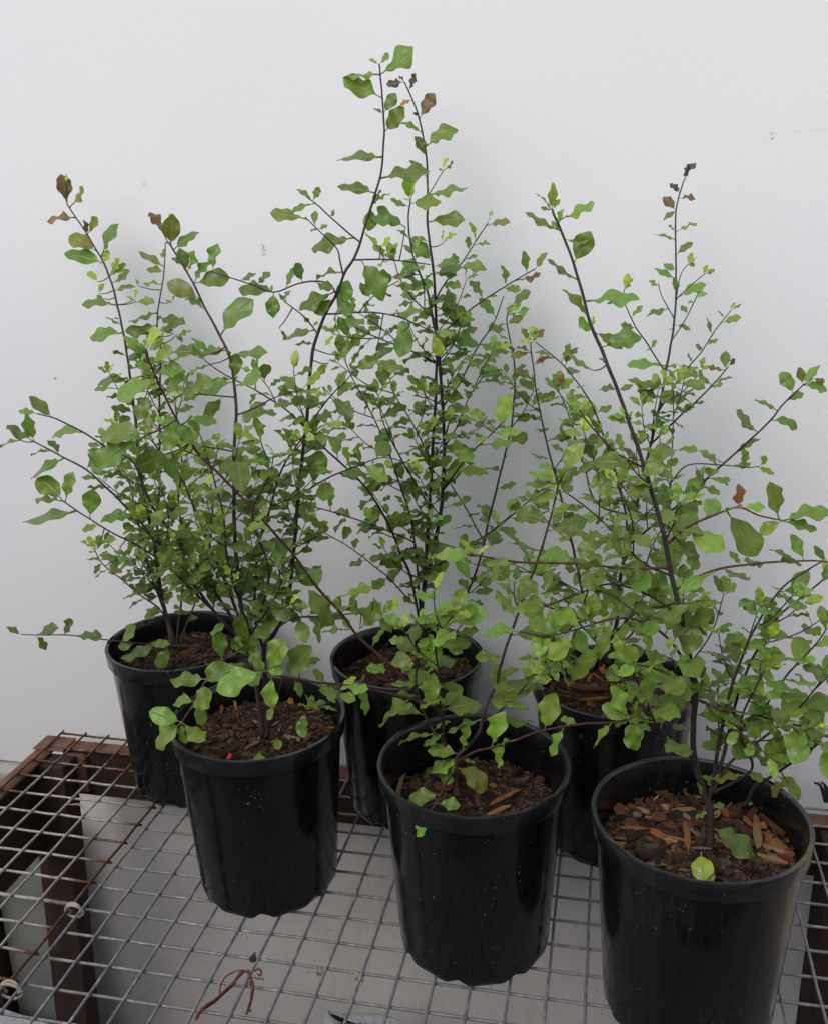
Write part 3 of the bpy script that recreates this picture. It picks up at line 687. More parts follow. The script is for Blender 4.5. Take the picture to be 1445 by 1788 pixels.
stem(2, [(587,515),(575,496),(547,491),(519,496),(478,510),(440,497),(400,484),(368,474)], .09, .03, 1.4, .7)
stem(2, [(548,583),(530,552),(495,526)], .08, .05, 1.2, .7)
stem(2, [(620,453),(671,453),(720,458),(751,462)], .11, .16, 1.2, .7)
stem(2, [(570,552),(581,548),(644,545),(692,552),(727,566),(754,579)], .09, .13, 1.4, .7, 'branch', M_bark, A_(.1,1,.026,.036,.032), 1)
stem(2, [(412,727),(450,710),(478,695),(528,680)], .03, .04, 1.2, .7, 'branch', M_bark, A_(.2,1,.024,.034,.03))
stem(2, [(408,695),(369,690),(324,687)], .03, .01, 1.2, .7, 'branch', M_bark, A_(.25,1,.024,.036,.032))
stem(2, [(408,787),(374,782),(344,779)], .02, 0, 1.2, .7, 'branch', M_bark, A_(.3,1,.022,.032,.028))
stem(2, [(523,862),(533,859),(573,834),(623,814),(668,799),(710,808)], .04, .0, 1.5, .7, 'branch', M_bark, A_(.15,1,.024,.036,.032,'gmml'))
# --- back middle
stem(3, [(736,1112),(736,1059),(744,1012),(754,971),(767,909),(772,858),(775,780),(769.6,677),(764,604),(760,552),(758,500),(753,448),(746,396),(746,344),(744,275),(735,223),(723,181),(706,143)], .265, .33, 4.4, 1.0, 'stem', M_bark, A_(.12,.70,.024,.030,.032), 9, True)
stem(3, [(732,1112),(738.7,1038),(744,961),(749,884),(754,806),(759,703),(762,600),(756,562),(747.6,517),(734,479),(720,444),(713,389),(716,351)], .255, .30, 3.8, 1.1, 'stem', M_bark, A_(.15,.80,.024,.030,.032), 8, True)
stem(3, [(742,1110),(772,1085),(806,1054),(839,971),(854.7,899),(878,806),(893,734),(898.5,651),(891,600),(884,560),(890,535)], .27, .35, 2.8, .9, 'stem', M_bark, A_(.2,.88,.026,.030,.028), 2, True)
stem(3, [(774,712),(803,667),(831,610),(862,562),(879,517)], .29, .33, 1.7, .8, 'branch', M_bark, A_(.1,.75,.026,.030,.030))
stem(3, [(763,590),(783,572),(824,538),(865,510),(900,489),(934,469)], .30, .32, 1.6, .8, 'branch', M_bark, A_(.1,.35,.026,.030,.030))
stem(3, [(757,527),(775,496),(803,462),(827,427),(851,389)], .31, .33, 1.5, .8)
stem(3, [(747,342),(751,335),(772,299)], .32, .33, 1.1, .7)
stem(3, [(733,1080),(732,1040),(726,970),(717,905),(700,850),(675,780),(650,725),(618,665),(603,630)], .25, .22, 2.4, .8, 'stem', M_bark, A_(.12,1,.024,.034,.030), 5)
stem(3, [(735,1090),(717,1008),(698,964),(683,924),(648,864),(613,824),(573,789),(538,749),(498,715),(448,682),(389,652),(354,625)], .25, .12, 2.6, .8, 'branch', M_bark, A_(.10,.9,.027,.034,.032), 4)
stem(3, [(752,997),(803,961),(855,930),(906,889),(947,853)], .26, .22, 1.8, .8, 'branch', M_bark, A_(.2,1,.024,.032,.03), 1)
stem(3, [(767,855),(813,801),(855,760),(880,735)], .27, .12, 1.7, .9, 'branch', M_red, A_(.1,.7,.024,.032,.034,'gml'))
stem(3, [(842,948),(811,884),(782,837),(770,800)], .27, .29, 1.4, .8, 'branch', M_bark, A_(.2,1,.024,.03,.028))
stem(3, [(728,960),(717,944),(643,914),(563,889),(512,877)], .24, .12, 1.6, .8, 'branch', M_red, A_(.15,1,.024,.034,.03,'gml'))
stem(3, [(722,1060),(717,1050),(683,1013),(648,984),(608,954),(568,931)], .24, .16, 1.6, .7, 'branch', M_red, A_(.15,1,.022,.03,.026))
stem(3, [(761,640),(727,617),(685,600),(644,583),(609,566)], .28, .22, 1.7, .8, 'branch', M_bark, A_(.1,1,.024,.034,.032), 2)
stem(3, [(750,880),(700,800),(670,740),(660,690)], .25, .20, 1.8, .8, 'branch', M_bark, A_(.2,1,.022,.034,.032,'gmml'), 3)
stem(3, [(754,810),(720,740),(690,690),(680,660)], .26, .22, 1.5, .7, 'branch', M_bark, A_(.2,1,.022,.030,.028,'gmg'), 2)
# --- front middle
stem(4, [(795,1356),(799,1320),(819,1302),(837,1276),(845,1242),(866,1195),(875,1157),(906,1064),(927,1007),(947,950),(968,873),(974,845)], -.05, -.06, 3.2, 1.1, 'stem', M_trunk, A_(.35,.93,.040,.034,.032,'gml'), 1, True)
stem(4, [(792,1356),(775,1300),(756,1276),(737,1239),(726,1203),(731,1141),(740,1095)], -.045, -.06, 3.2, 1.2, 'stem', M_trunk, A_(.4,1,.022,.034,.034,'gml'), 2, True)
stem(4, [(728,1210),(700,1180),(672,1153),(628,1113),(588,1063),(548,1018),(513,969),(473,924),(423.5,869),(379,824),(344,789),(309,732),(279,675),(262,635)], -.05, -.24, 2.3, 1.0, 'branch', M_red, A_(.12,.85,.034,.034,.034,'gml'))
stem(4, [(786,1285),(770,1245),(717,1220),(648,1205),(598,1195),(538,1190),(493,1182),(462,1172)], -.05, -.21, 2.0, 1.1, 'branch', M_red)
stem(4, [(797,1330),(829,1313),(863,1304),(903,1291),(950,1275),(1019,1264),(1061,1262),(1098,1256)], -.06, -.20, 2.0, 1.0, 'branch', M_red)
stem(4, [(793,1345),(779,1366),(764,1397),(748,1421),(742,1430)], -.06, -.17, 1.8, 1.1, 'branch', M_red)
stem(4, [(843,1262),(866,1247),(898,1218),(920,1192)], -.05, -.07, 1.5, .8, 'branch', M_bark, A_(.5,1,.02,.036,.034,'gm'))
stem(4, [(790,1300),(769,1240),(765,1180),(762,1120),(790,1075)], -.06, -.10, 1.8, .9, 'branch', M_bark, A_(.3,1,.020,.034,.036,'gml'), 2)
# --- back right
stem(5, [(1056,1128),(1071,1105),(1079,1064),(1081.5,1012),(1092,961),(1107,899),(1128,806),(1148.6,718.6),(1161.5,649),(1173,586),(1179,524),(1179,445.5),(1179,367),(1193,316)], .225, .32, 3.8, .9, 'stem', M_bark, A_(.15,.64,.026,.028,.026), 8, True)
stem(5, [(1045,1132),(1022,1054),(1009,1002),(994,930),(973,847),(953,770),(937,693),(927,615),(925,590)], .225, .31, 2.8, .9, 'stem', M_bark, A_(.12,.86,.024,.030,.028), 4, True)
stem(5, [(1058,1128),(1085,1000),(1094,920),(1081.5,858),(1061,786),(1036,715),(1013,676),(978,633),(935,598)], .22, .30, 2.4, .8, 'stem', M_bark, A_(.15,.95,.024,.028,.028), 3, True)
stem(5, [(1075,900),(1040,878),(1020,816),(999,750),(985,707),(974,682)], .24, .28, 1.7, .8, 'branch', M_bark, A_(.1,.92,.024,.028,.028), 2)
stem(5, [(1161,645),(1130,602),(1107,567),(1091,531.5),(1089,506)], .29, .30, 1.3, .7)
stem(5, [(1176,535),(1182,505),(1189,477),(1201,461)], .30, .31, .9, .6)
stem(5, [(1180,525),(1187,515),(1212,492),(1230,478)], .30, .29, .9, .6)
stem(5, [(1175,600),(1197,555),(1216,516),(1222,508)], .30, .28, .9, .6)
stem(5, [(1172,555),(1164,535),(1154,516),(1148,494)], .30, .31, .9, .6)
stem(5, [(1150,715),(1180,668),(1200.6,641),(1224,614),(1247.5,578),(1275,541)], .27, .26, 1.3, .7)
stem(5, [(1134,775),(1177,735),(1216,700),(1247.5,668),(1271,639)], .26, .23, 1.6, .8, 'branch', M_bark, A_(.1,.6,.024,.028,.026))
stem(5, [(1094,958),(1130,925),(1174,889),(1226,842),(1283,791),(1339,739),(1365,707),(1401,672)], .24, .14, 2.0, .9, 'branch', M_bark, A_(.1,.55,.026,.028,.028), 2)
stem(5, [(1160,950),(1166.6,930),(1169,858),(1174,755),(1174,677)], .20, .22, 1.5, .7, 'branch', M_red, A_(.1,1,.024,.028,.026), 3)
stem(5, [(1062,1128),(1099.6,1110),(1117.6,1064),(1128,985),(1150,930),(1200,870)], .21, .18, 2.2, .8, 'stem', M_bark, A_(.2,1,.024,.030,.028), 3, True)
stem(5, [(1040,1120),(1000,1080),(960,1060),(930,1040)], .20, .12, 1.8, .8, 'branch', M_bark, A_(.3,1,.022,.034,.03,'gml'), 2)
stem(5, [(1022,1060),(985,1020),(930,1000),(895,985)], .21, .16, 1.5, .7, 'branch', M_bark, A_(.2,1,.022,.03,.028), 2)
stem(5, [(1170,843),(1200,812),(1260,812),(1305,816),(1325,814)], .20, .16, 1.1, .7)
stem(5, [(1062,1126),(1078,1152),(1105,1178),(1150,1195),(1185,1190)], .20, .06, 1.7, .8, 'branch', M_bark, A_(.15,1,.020,.032,.030,'gml'), 2)
stem(5, [(1050,1126),(1030,1140),(1005,1150),(975,1140),(945,1150)], .19, .06, 1.7, .8, 'branch', M_bark, A_(.2,1,.022,.032,.030,'gml'), 1)
stem(5, [(1066,1110),(1110,1070),(1150,1060),(1190,1050)], .20, .10, 1.7, .8, 'branch', M_bark, A_(.15,1,.020,.032,.030,'gml'), 2)
stem(3, [(775,780),(800,740),(815,700),(840,660)], .28, .27, 1.4, .7, 'branch', M_bark, A_(.15,1,.020,.030,.028,'gmg'), 2)
stem(3, [(760,560),(720,520),(700,490),(690,460)], .30, .27, 1.4, .7, 'branch', M_bark, A_(.15,1,.024,.032,.030,'gmg'), 1)
# --- front right
stem(6, [(1239,1500),(1239,1417.6),(1232,1394),(1223,1367.6),(1212.6,1335),(1209,1290),(1213,1208),(1205,1157),(1192,1090),(1174,1017.6),(1159,940),(1146,889),(1128,827),(1107,765),(1081.5,693),(1056,626),(1032.5,570.6),(1017,516),(1001,461),(981.7,410),(964,367)], -.128, -.02, 4.8, 1.3, 'stem', M_bark, A_(.24,.66,.030,.036,.036,'ggm'), 5, True)
stem(6, [(1240,1400),(1243.5,1362),(1257,1281.5),(1268,1230),(1282.6,1177),(1308,1115.6),(1339,1059),(1375,1017.6),(1432,981.5)], -.11, -.08, 2.8, .9, 'stem', M_bark, A_(.2,.85,.024,.032,.030), 4)
stem(6, [(1240,1395),(1262,1320),(1280,1240),(1298,1182.6),(1329,1121),(1360,1074),(1406,1038),(1442,1007)], -.10, -.04, 2.6, .9, 'stem', M_bark, A_(.2,.9,.024,.032,.030), 4)
stem(6, [(1184.6,1030),(1241,997),(1319,984),(1380,980),(1422,979),(1450,982)], -.09, -.10, 1.8, .9, 'branch', M_red, A_(.35,.7,.04,.030,.030,'gm'))
stem(6, [(1159,948),(1200,920),(1246.5,899),(1288,886),(1325,900),(1365,909)], -.08, -.10, 1.9, .9, 'branch', M_red, A_(.08,.6,.020,.036,.036,'mlm'))
stem(6, [(1167,998),(1092,993),(1009,984),(906,981.5),(839,971),(815,968)], -.085, -.16, 1.7, .9, 'branch', M_red, A_(.1,.88,.030,.036,.034,'mglg'))
stem(6, [(1122,822),(1076,791),(1040,755),(1014.5,724),(1006,705)], -.06, -.07, 1.4, .8, 'branch', M_red)
stem(6, [(1165,1010),(1128,987),(1092,956),(1061,920),(1020,884),(983.6,858)], -.08, -.06, 1.8, .8, 'branch', M_bark, A_(.1,1,.024,.034,.032,'gml'), 2)
stem(6, [(1300,1404),(1305,1397),(1317,1373.5),(1346.5,1356),(1396.5,1320.6),(1425,1300)], -.10, -.14, 3.0, 1.2, 'stem', M_bark)
stem(6, [(1213,1215),(1250,1235),(1293,1244),(1344,1255),(1400,1270),(1450,1290)], -.12, -.17, 2.0, .9, 'branch', M_red, A_(.15,1,.017,.040,.040,'lml'), 2)
stem(6, [(1330,1240),(1370,1182.6),(1417,1131),(1440,1100)], -.13, -.14, 1.5, .8, 'branch', M_red, A_(.1,1,.022,.034,.032,'mlm'))
stem(6, [(1250,1385),(1311,1345),(1296,1297),(1293,1261),(1310,1215),(1335,1170)], -.10, -.13, 2.0, .9, 'branch', M_bark, A_(.35,1,.020,.034,.034,'gml'), 2)
stem(6, [(1215,1345),(1205,1323),(1164,1287),(1143,1261),(1120,1205),(1090,1150)], -.12, -.16, 2.2, .9, 'branch', M_bark, A_(.35,1,.020,.036,.036,'gml'), 2)
stem(6, [(1210,1180),(1170,1120),(1120,1085),(1070,1080),(1020,1095),(965,1110)], -.12, -.16, 1.9, .9, 'branch', M_bark, A_(.15,1,.020,.040,.038,'mgl'), 2)
stem(6, [(1190,1080),(1150,1050),(1110,1030),(1060,1020),(1000,1040),(950,1060)], -.10, -.10, 1.7, .9, 'branch', M_bark, A_(.2,1,.022,.038,.036,'mgl'), 2)
stem(6, [(1213,1230),(1180,1190),(1150,1170),(1110,1160)], -.13, -.18, 1.6, .8, 'branch', M_bark, A_(.3,1,.018,.036,.036,'mgl'))
stem(6, [(1240,1395),(1275,1330),(1330,1290),(1390,1240),(1440,1180)], -.12, -.12, 2.2, .9, 'branch', M_bark, A_(.3,1,.022,.036,.034,'gml'), 3)

# --- leaves read one by one from the photograph: (base x, base y, tip x, tip y, facing, tone)
def manual(k, conv, rows, wk=0.55):
    rnd = random.Random(k*77+len(rows))
    ss = [s for s in STEMS if s['k'] == k]
    for bx, by, tx, ty, fc, tone in rows:
        (bx, by), (tx, ty) = conv((bx, by), (tx, ty))
        bd, bi, bs = min(((*px_to_pt(s, bx, by), s) for s in ss), key=lambda q: q[0])
        sp = bs['C'][bi]
        if bd < 20: base = sp.copy()
        else:
            base = at(bx, by, Y=sp.y+rnd.uniform(-.012, .004)); mid = (sp+base)/2+Vector((0, 0, -.002))
            bs['extra'].append(catmull([sp, mid, base], 4))
        tip = at(tx, ty, Y=min(base.y+rnd.uniform(-.012, .008), 0.385))
        d = tip-base; L = d.length*1.04
        v = (CAM-(base+tip)/2).normalized(); dn = d.normalized()
        nf = (v-dn*v.dot(dn)).normalized(); sd_ = dn.cross(nf); a = math.acos(min(1, max(.08, fc)))*0.92
        n1, n2 = nf*math.cos(a)+sd_*math.sin(a), nf*math.cos(a)-sd_*math.sin(a)
        n = n1 if n1.z > n2.z else n2
        wk2 = wk*(0.72 if fc < .42 else 0.9 if fc < .7 else 1.0)
        W = min(max(L*wk2*rnd.uniform(.9, 1.12), L*.30), 0.034) if L > .012 else L*.7
        put_leaf(k, bs['o'], base, d, n, L, W, tone, rnd, 1.0 if tone not in 'bk' else 1.2)
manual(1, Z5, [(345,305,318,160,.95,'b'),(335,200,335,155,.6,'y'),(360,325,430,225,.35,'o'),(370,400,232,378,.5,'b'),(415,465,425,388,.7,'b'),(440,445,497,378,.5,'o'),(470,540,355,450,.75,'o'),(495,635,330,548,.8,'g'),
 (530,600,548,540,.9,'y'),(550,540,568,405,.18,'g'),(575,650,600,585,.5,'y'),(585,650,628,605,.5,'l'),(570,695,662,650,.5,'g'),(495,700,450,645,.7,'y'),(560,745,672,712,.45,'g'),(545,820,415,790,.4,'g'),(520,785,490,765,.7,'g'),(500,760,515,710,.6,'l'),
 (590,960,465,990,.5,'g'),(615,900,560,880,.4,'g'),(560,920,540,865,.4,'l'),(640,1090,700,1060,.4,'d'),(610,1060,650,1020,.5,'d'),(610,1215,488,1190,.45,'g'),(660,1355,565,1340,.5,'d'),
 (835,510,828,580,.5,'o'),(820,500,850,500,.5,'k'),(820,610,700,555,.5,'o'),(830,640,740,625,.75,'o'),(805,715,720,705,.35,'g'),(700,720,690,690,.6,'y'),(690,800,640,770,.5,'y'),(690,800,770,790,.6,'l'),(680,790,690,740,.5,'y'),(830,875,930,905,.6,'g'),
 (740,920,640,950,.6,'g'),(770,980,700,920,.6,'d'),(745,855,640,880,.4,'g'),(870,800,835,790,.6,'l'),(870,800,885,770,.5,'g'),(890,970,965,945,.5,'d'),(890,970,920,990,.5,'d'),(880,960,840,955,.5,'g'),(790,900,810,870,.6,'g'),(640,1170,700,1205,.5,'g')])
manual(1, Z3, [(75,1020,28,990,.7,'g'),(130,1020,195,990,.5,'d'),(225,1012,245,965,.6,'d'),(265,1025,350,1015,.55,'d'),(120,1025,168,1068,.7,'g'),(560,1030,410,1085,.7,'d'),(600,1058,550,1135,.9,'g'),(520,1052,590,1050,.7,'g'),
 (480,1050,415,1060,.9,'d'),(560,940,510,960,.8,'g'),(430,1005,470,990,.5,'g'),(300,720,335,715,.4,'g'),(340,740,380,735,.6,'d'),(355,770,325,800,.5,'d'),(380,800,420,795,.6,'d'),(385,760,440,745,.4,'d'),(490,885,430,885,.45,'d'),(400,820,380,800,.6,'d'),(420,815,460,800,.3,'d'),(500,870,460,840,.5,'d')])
manual(2, Z5, [(855,505,868,368,.98,'o'),(825,455,755,358,.75,'b'),(850,385,868,356,.8,'y'),(880,530,992,440,.55,'g'),(965,625,905,535,.85,'g'),(985,640,988,545,.5,'g'),(1000,690,1145,665,.75,'g'),(1075,630,1075,508,.65,'g'),(1010,690,1048,595,.45,'g'),
 (1000,780,850,690,.95,'o'),(1085,830,942,770,.65,'g'),(1115,960,1245,780,.6,'g'),(1130,1055,990,1040,.6,'g'),(1040,1070,878,1030,.7,'g'),(1070,1060,965,990,.6,'m'),(1060,1115,948,1150,.3,'m'),(1170,1080,1340,1045,.4,'g'),(1210,1195,1195,1065,.9,'g'),(1115,1110,1150,1040,.6,'g'),
 (1225,1225,1322,1175,.45,'m'),(1135,1195,1020,1260,.65,'g'),(960,600,870,570,.7,'o'),
 (1215,690,1288,655,.6,'g'),(1365,745,1205,710,.75,'g'),(1305,700,1350,645,.5,'g'),(1390,765,1370,872,.98,'m'),(1395,760,1445,800,.5,'g'),(1370,745,1375,720,.6,'l'),(1410,930,1445,990,.4,'g')])
manual(2, Z3, [(195,258,105,190,.75,'m'),(130,245,68,230,.5,'m'),(105,335,100,252,.85,'m'),(120,340,28,295,.5,'g'),(70,337,0,355,.35,'m'),(210,385,175,330,.7,'d'),(290,300,180,305,.45,'m'),(170,378,108,382,.35,'d'),(220,425,100,460,.45,'g'),
 (225,550,133,465,.95,'l'),(235,550,245,455,.6,'m'),(205,545,125,537,.25,'m'),(325,600,325,512,.98,'m'),(265,600,100,635,.5,'m'),(348,628,287,648,.6,'m'),(340,720,345,675,.6,'g'),(350,695,400,680,.5,'g'),(300,430,340,375,.7,'d'),(380,350,310,350,.5,'g'),(380,505,345,490,.5,'g'),
 (628,1335,527,1285,.95,'l'),(628,1340,523,1402,.8,'l'),(640,1335,715,1395,.85,'l'),(634,1340,640,1402,.7,'m'),(668,1252,603,1250,.95,'m'),(668,1275,738,1225,.85,'m'),(690,1265,715,1335,.85,'m'),(700,1165,602,1180,.7,'m'),(710,1185,765,1120,.8,'m'),(735,1200,792,1125,.6,'g'),
 (770,1105,765,1010,.95,'g'),(870,1100,875,1020,.95,'g'),(840,1030,845,955,.95,'m'),(905,1000,975,950,.8,'g'),(820,900,790,835,.9,'m'),(1060,965,1175,975,.7,'g'),(1110,965,1110,1055,.6,'m'),(1070,940,1010,870,.8,'g'),(1040,770,1100,845,.98,'m'),
 (1180,1010,1110,865,.7,'m'),(1260,1000,1330,910,.8,'m'),(1190,885,1305,865,.6,'l'),(1310,890,1325,925,.6,'m'),(1070,1230,1110,1280,.7,'g'),(1075,1300,1060,1355,.8,'g'),(1085,1290,1090,1235,.8,'g'),(1000,1370,970,1350,.7,'m'),(905,1405,900,1375,.8,'l'),
 (800,780,680,785,.35,'l'),(745,780,780,715,.7,'l'),(1070,830,1000,740,.6,'g')])
manual(2, Z6, [(612,180,665,130,.6,'l'),(605,175,565,148,.4,'l'),(605,228,433,215,.35,'m'),(632,240,782,103,.75,'m'),(615,340,438,262,.75,'m'),(636,430,690,325,.95,'g'),(645,522,742,400,.9,'g'),(632,430,585,395,.6,'g'),(620,655,400,638,.45,'g'),(622,748,850,690,.5,'g'),
 (590,830,405,790,.6,'g'),(598,895,620,812,.6,'d'),(605,870,668,825,.35,'g'),(598,905,560,1015,.98,'g'),(560,960,665,980,.7,'g'),(745,1000,605,905,.55,'g'),(460,1062,268,1085,.65,'g'),(272,872,200,805,.6,'m'),(278,865,300,800,.7,'m'),(240,965,70,920,.55,'m'),(290,1000,288,920,.85,'g'),
 (280,898,172,905,.3,'g'),(320,1010,345,988,.6,'m'),(375,945,390,920,.7,'m'),(310,1020,265,1015,.5,'g'),(425,1230,288,1240,.45,'g'),(225,1278,195,1185,.85,'g'),(140,1300,175,1210,.45,'g'),(285,1270,378,1312,.6,'g'),(80,1332,-5,1305,.85,'m'),(90,1345,75,1450,.98,'m'),(130,1388,160,1320,.5,'g'),
 (515,1188,645,1342,.8,'g'),(630,1152,548,1025,.35,'y'),(620,1105,658,1050,.45,'y'),(640,1155,702,1080,.7,'l'),(640,1160,610,1085,.6,'l'),(665,1170,600,1195,.4,'l'),(660,1160,690,1110,.6,'m'),(260,1545,118,1555,.5,'g'),(270,1590,190,1575,.4,'g'),(275,1510,230,1450,.5,'l'),(275,1510,305,1480,.4,'l'),
 (365,1340,210,1410,.65,'g'),(370,1360,285,1430,.8,'g'),(440,1350,470,1450,.9,'d'),(400,1455,450,1550,.9,'d'),(420,1650,415,1555,.98,'m'),(360,1690,300,1740,.95,'m'),(490,1720,590,1660,.85,'m'),(590,1670,735,1720,.7,'g')])
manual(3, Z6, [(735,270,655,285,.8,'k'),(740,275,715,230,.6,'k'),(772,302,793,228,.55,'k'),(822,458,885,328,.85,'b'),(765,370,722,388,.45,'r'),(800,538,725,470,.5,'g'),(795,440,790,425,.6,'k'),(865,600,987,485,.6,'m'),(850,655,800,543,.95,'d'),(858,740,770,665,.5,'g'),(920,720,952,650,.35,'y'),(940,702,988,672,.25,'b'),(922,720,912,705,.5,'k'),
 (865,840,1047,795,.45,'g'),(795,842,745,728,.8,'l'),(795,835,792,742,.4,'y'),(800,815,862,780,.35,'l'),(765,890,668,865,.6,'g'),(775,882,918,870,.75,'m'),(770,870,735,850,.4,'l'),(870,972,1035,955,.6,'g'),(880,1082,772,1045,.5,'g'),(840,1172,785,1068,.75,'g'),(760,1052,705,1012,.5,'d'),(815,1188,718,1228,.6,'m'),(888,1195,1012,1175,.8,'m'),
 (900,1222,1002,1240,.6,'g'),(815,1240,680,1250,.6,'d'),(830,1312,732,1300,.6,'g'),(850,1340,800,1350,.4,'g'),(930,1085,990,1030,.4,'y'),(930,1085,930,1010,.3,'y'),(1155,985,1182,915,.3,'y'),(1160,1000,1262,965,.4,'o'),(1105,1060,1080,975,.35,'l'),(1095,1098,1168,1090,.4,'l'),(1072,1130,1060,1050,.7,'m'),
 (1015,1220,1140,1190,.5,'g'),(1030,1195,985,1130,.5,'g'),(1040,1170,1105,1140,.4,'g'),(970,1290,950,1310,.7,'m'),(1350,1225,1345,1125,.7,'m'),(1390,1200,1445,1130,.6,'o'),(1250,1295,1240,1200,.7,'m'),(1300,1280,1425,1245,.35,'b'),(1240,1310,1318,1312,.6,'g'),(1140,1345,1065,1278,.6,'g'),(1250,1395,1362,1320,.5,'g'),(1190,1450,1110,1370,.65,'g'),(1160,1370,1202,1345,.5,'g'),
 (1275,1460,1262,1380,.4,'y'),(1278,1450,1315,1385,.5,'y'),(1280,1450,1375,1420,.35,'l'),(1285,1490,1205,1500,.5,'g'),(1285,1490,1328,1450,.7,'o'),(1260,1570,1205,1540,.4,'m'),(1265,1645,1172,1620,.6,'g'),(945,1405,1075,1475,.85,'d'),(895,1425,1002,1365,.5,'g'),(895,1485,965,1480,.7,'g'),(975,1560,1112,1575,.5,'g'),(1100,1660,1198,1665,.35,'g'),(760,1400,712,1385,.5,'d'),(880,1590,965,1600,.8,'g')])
manual(3, Z4, [(330,280,375,170,.8,'l'),(305,290,400,300,.75,'l'),(270,265,180,240,.4,'m'),(290,255,230,230,.7,'l'),(300,300,250,330,.5,'m'),(1340-1040,80,370,135,.2,'g')])
manual(4, Z5, [(735,1050,630,970,.75,'l'),(740,1040,792,932,.65,'y'),(745,1055,820,985,.85,'l'),(760,1100,872,1035,.6,'l'),(775,1200,700,1105,.7,'l'),(785,1165,912,1135,.75,'m'),(770,1230,575,1252,.55,'l'),(760,1262,695,1395,.85,'m'),(900,1275,1055,1185,.45,'m'),(730,1040,655,1000,.5,'y')])
manual(4, Z3, [(520,315,343,300,.75,'m'),(505,325,315,432,.8,'m'),(640,265,570,375,.95,'m'),(600,275,675,350,.9,'g'),(600,380,475,430,.95,'d'),(620,385,595,475,.9,'d'),(670,255,755,275,.8,'g'),(650,390,650,480,.85,'d'),(530,120,490,80,.5,'l'),(560,190,630,100,.6,'m'),
 (920,1150,757,1210,.9,'l'),(935,1145,1003,1040,.85,'l'),(935,1160,885,1095,.8,'l'),(925,1185,992,1140,.95,'l'),(945,1175,945,1283,.95,'l'),(960,1270,940,1315,.8,'o'),(1005,1140,1065,1065,.7,'g'),(1050,1130,1115,1100,.4,'g'),(1030,1185,1060,1235,.8,'g'),(1130,1190,1105,1145,.7,'m'),(1145,1190,1168,1258,.7,'m'),(1195,1198,1288,1215,.7,'l'),(1240,1215,1298,1290,.55,'m'),
 (1370,1110,1430,1100,.8,'m')])
Z22 = lambda *a: [(640+x/3.80, 1200+y/3.80) for x, y in a]
Z2 = lambda *a: [(700+x/1.9396, 1230+y/1.9396) for x, y in a]
manual(4, Z22, [(610,435,418,395,.8,'l'),(630,430,692,255,.55,'l'),(600,445,465,565,.6,'l'),(605,460,490,628,.75,'m'),(620,480,722,490,.5,'m'),(620,520,808,660,.75,'o'),(440,315,207,358,.4,'m'),(720,205,520,285,.4,'m'),(540,300,388,392,.5,'g'),(480,490,395,572,.55,'g'),(470,690,278,745,.9,'m'),(472,770,612,790,.85,'m'),(408,850,335,988,.85,'l'),
 (290,85,60,232,.45,'m'),(820,392,862,185,.6,'l'),(1170,285,1215,60,.75,'l'),(1005,342,840,385,.4,'m'),(930,380,840,528,.85,'l'),(1310,280,1205,452,.6,'l'),(1410,245,1293,200,.7,'m'),(870,250,1110,240,.4,'g'),(400,90,440,-30,.7,'m'),(560,130,740,90,.7,'m'),(410,840,345,815,.4,'m')])
manual(4, Z2, [(795,50,797,155,.98,'l'),(785,35,690,0,.8,'l'),(720,70,640,140,.5,'l')])
manual(4, Z4, [(790,1255,715,1165,.7,'l'),(830,1225,835,1135,.95,'m'),(550,440,600,340,.8,'l'),(545,440,435,430,.5,'l'),(545,465,420,470,.5,'m'),(540,480,580,500,.7,'d'),(520,420,470,410,.5,'m'),(485,600,390,575,.8,'g'),(445,740,590,720,.6,'m'),
 (70,930,275,900,.45,'l'),(80,945,30,920,.6,'l'),(90,920,190,880,.6,'l'),(130,1000,150,940,.8,'m'),(95,1200,100,1130,.9,'m'),(320,1200,450,1150,.8,'g'),(355,1130,400,1105,.6,'g')])
manual(6, Z7, [(212,295,208,178,.7,'y'),(225,280,238,250,.5,'l'),(195,260,148,215,.2,'m'),(200,300,165,285,.4,'o'),(250,400,92,322,.4,'m'),(255,335,398,272,.25,'m'),(240,365,248,298,.35,'l'),(225,395,213,348,.5,'l'),(265,430,375,440,.6,'g'),(315,535,385,400,.98,'g'),(300,612,185,530,.4,'g'),(362,765,278,645,.5,'m'),(370,712,592,675,.4,'g'),(382,850,332,780,.7,'l'),(395,830,405,775,.5,'y'),
 (400,845,530,905,.6,'g'),(455,905,595,845,.7,'g'),(470,990,430,960,.6,'d'),(400,1015,285,955,.4,'g'),(510,1110,420,1090,.7,'d'),(515,1110,570,1080,.7,'d'),(525,1215,525,1175,.6,'y'),(530,1225,570,1200,.5,'l'),(520,1225,475,1210,.5,'l')])
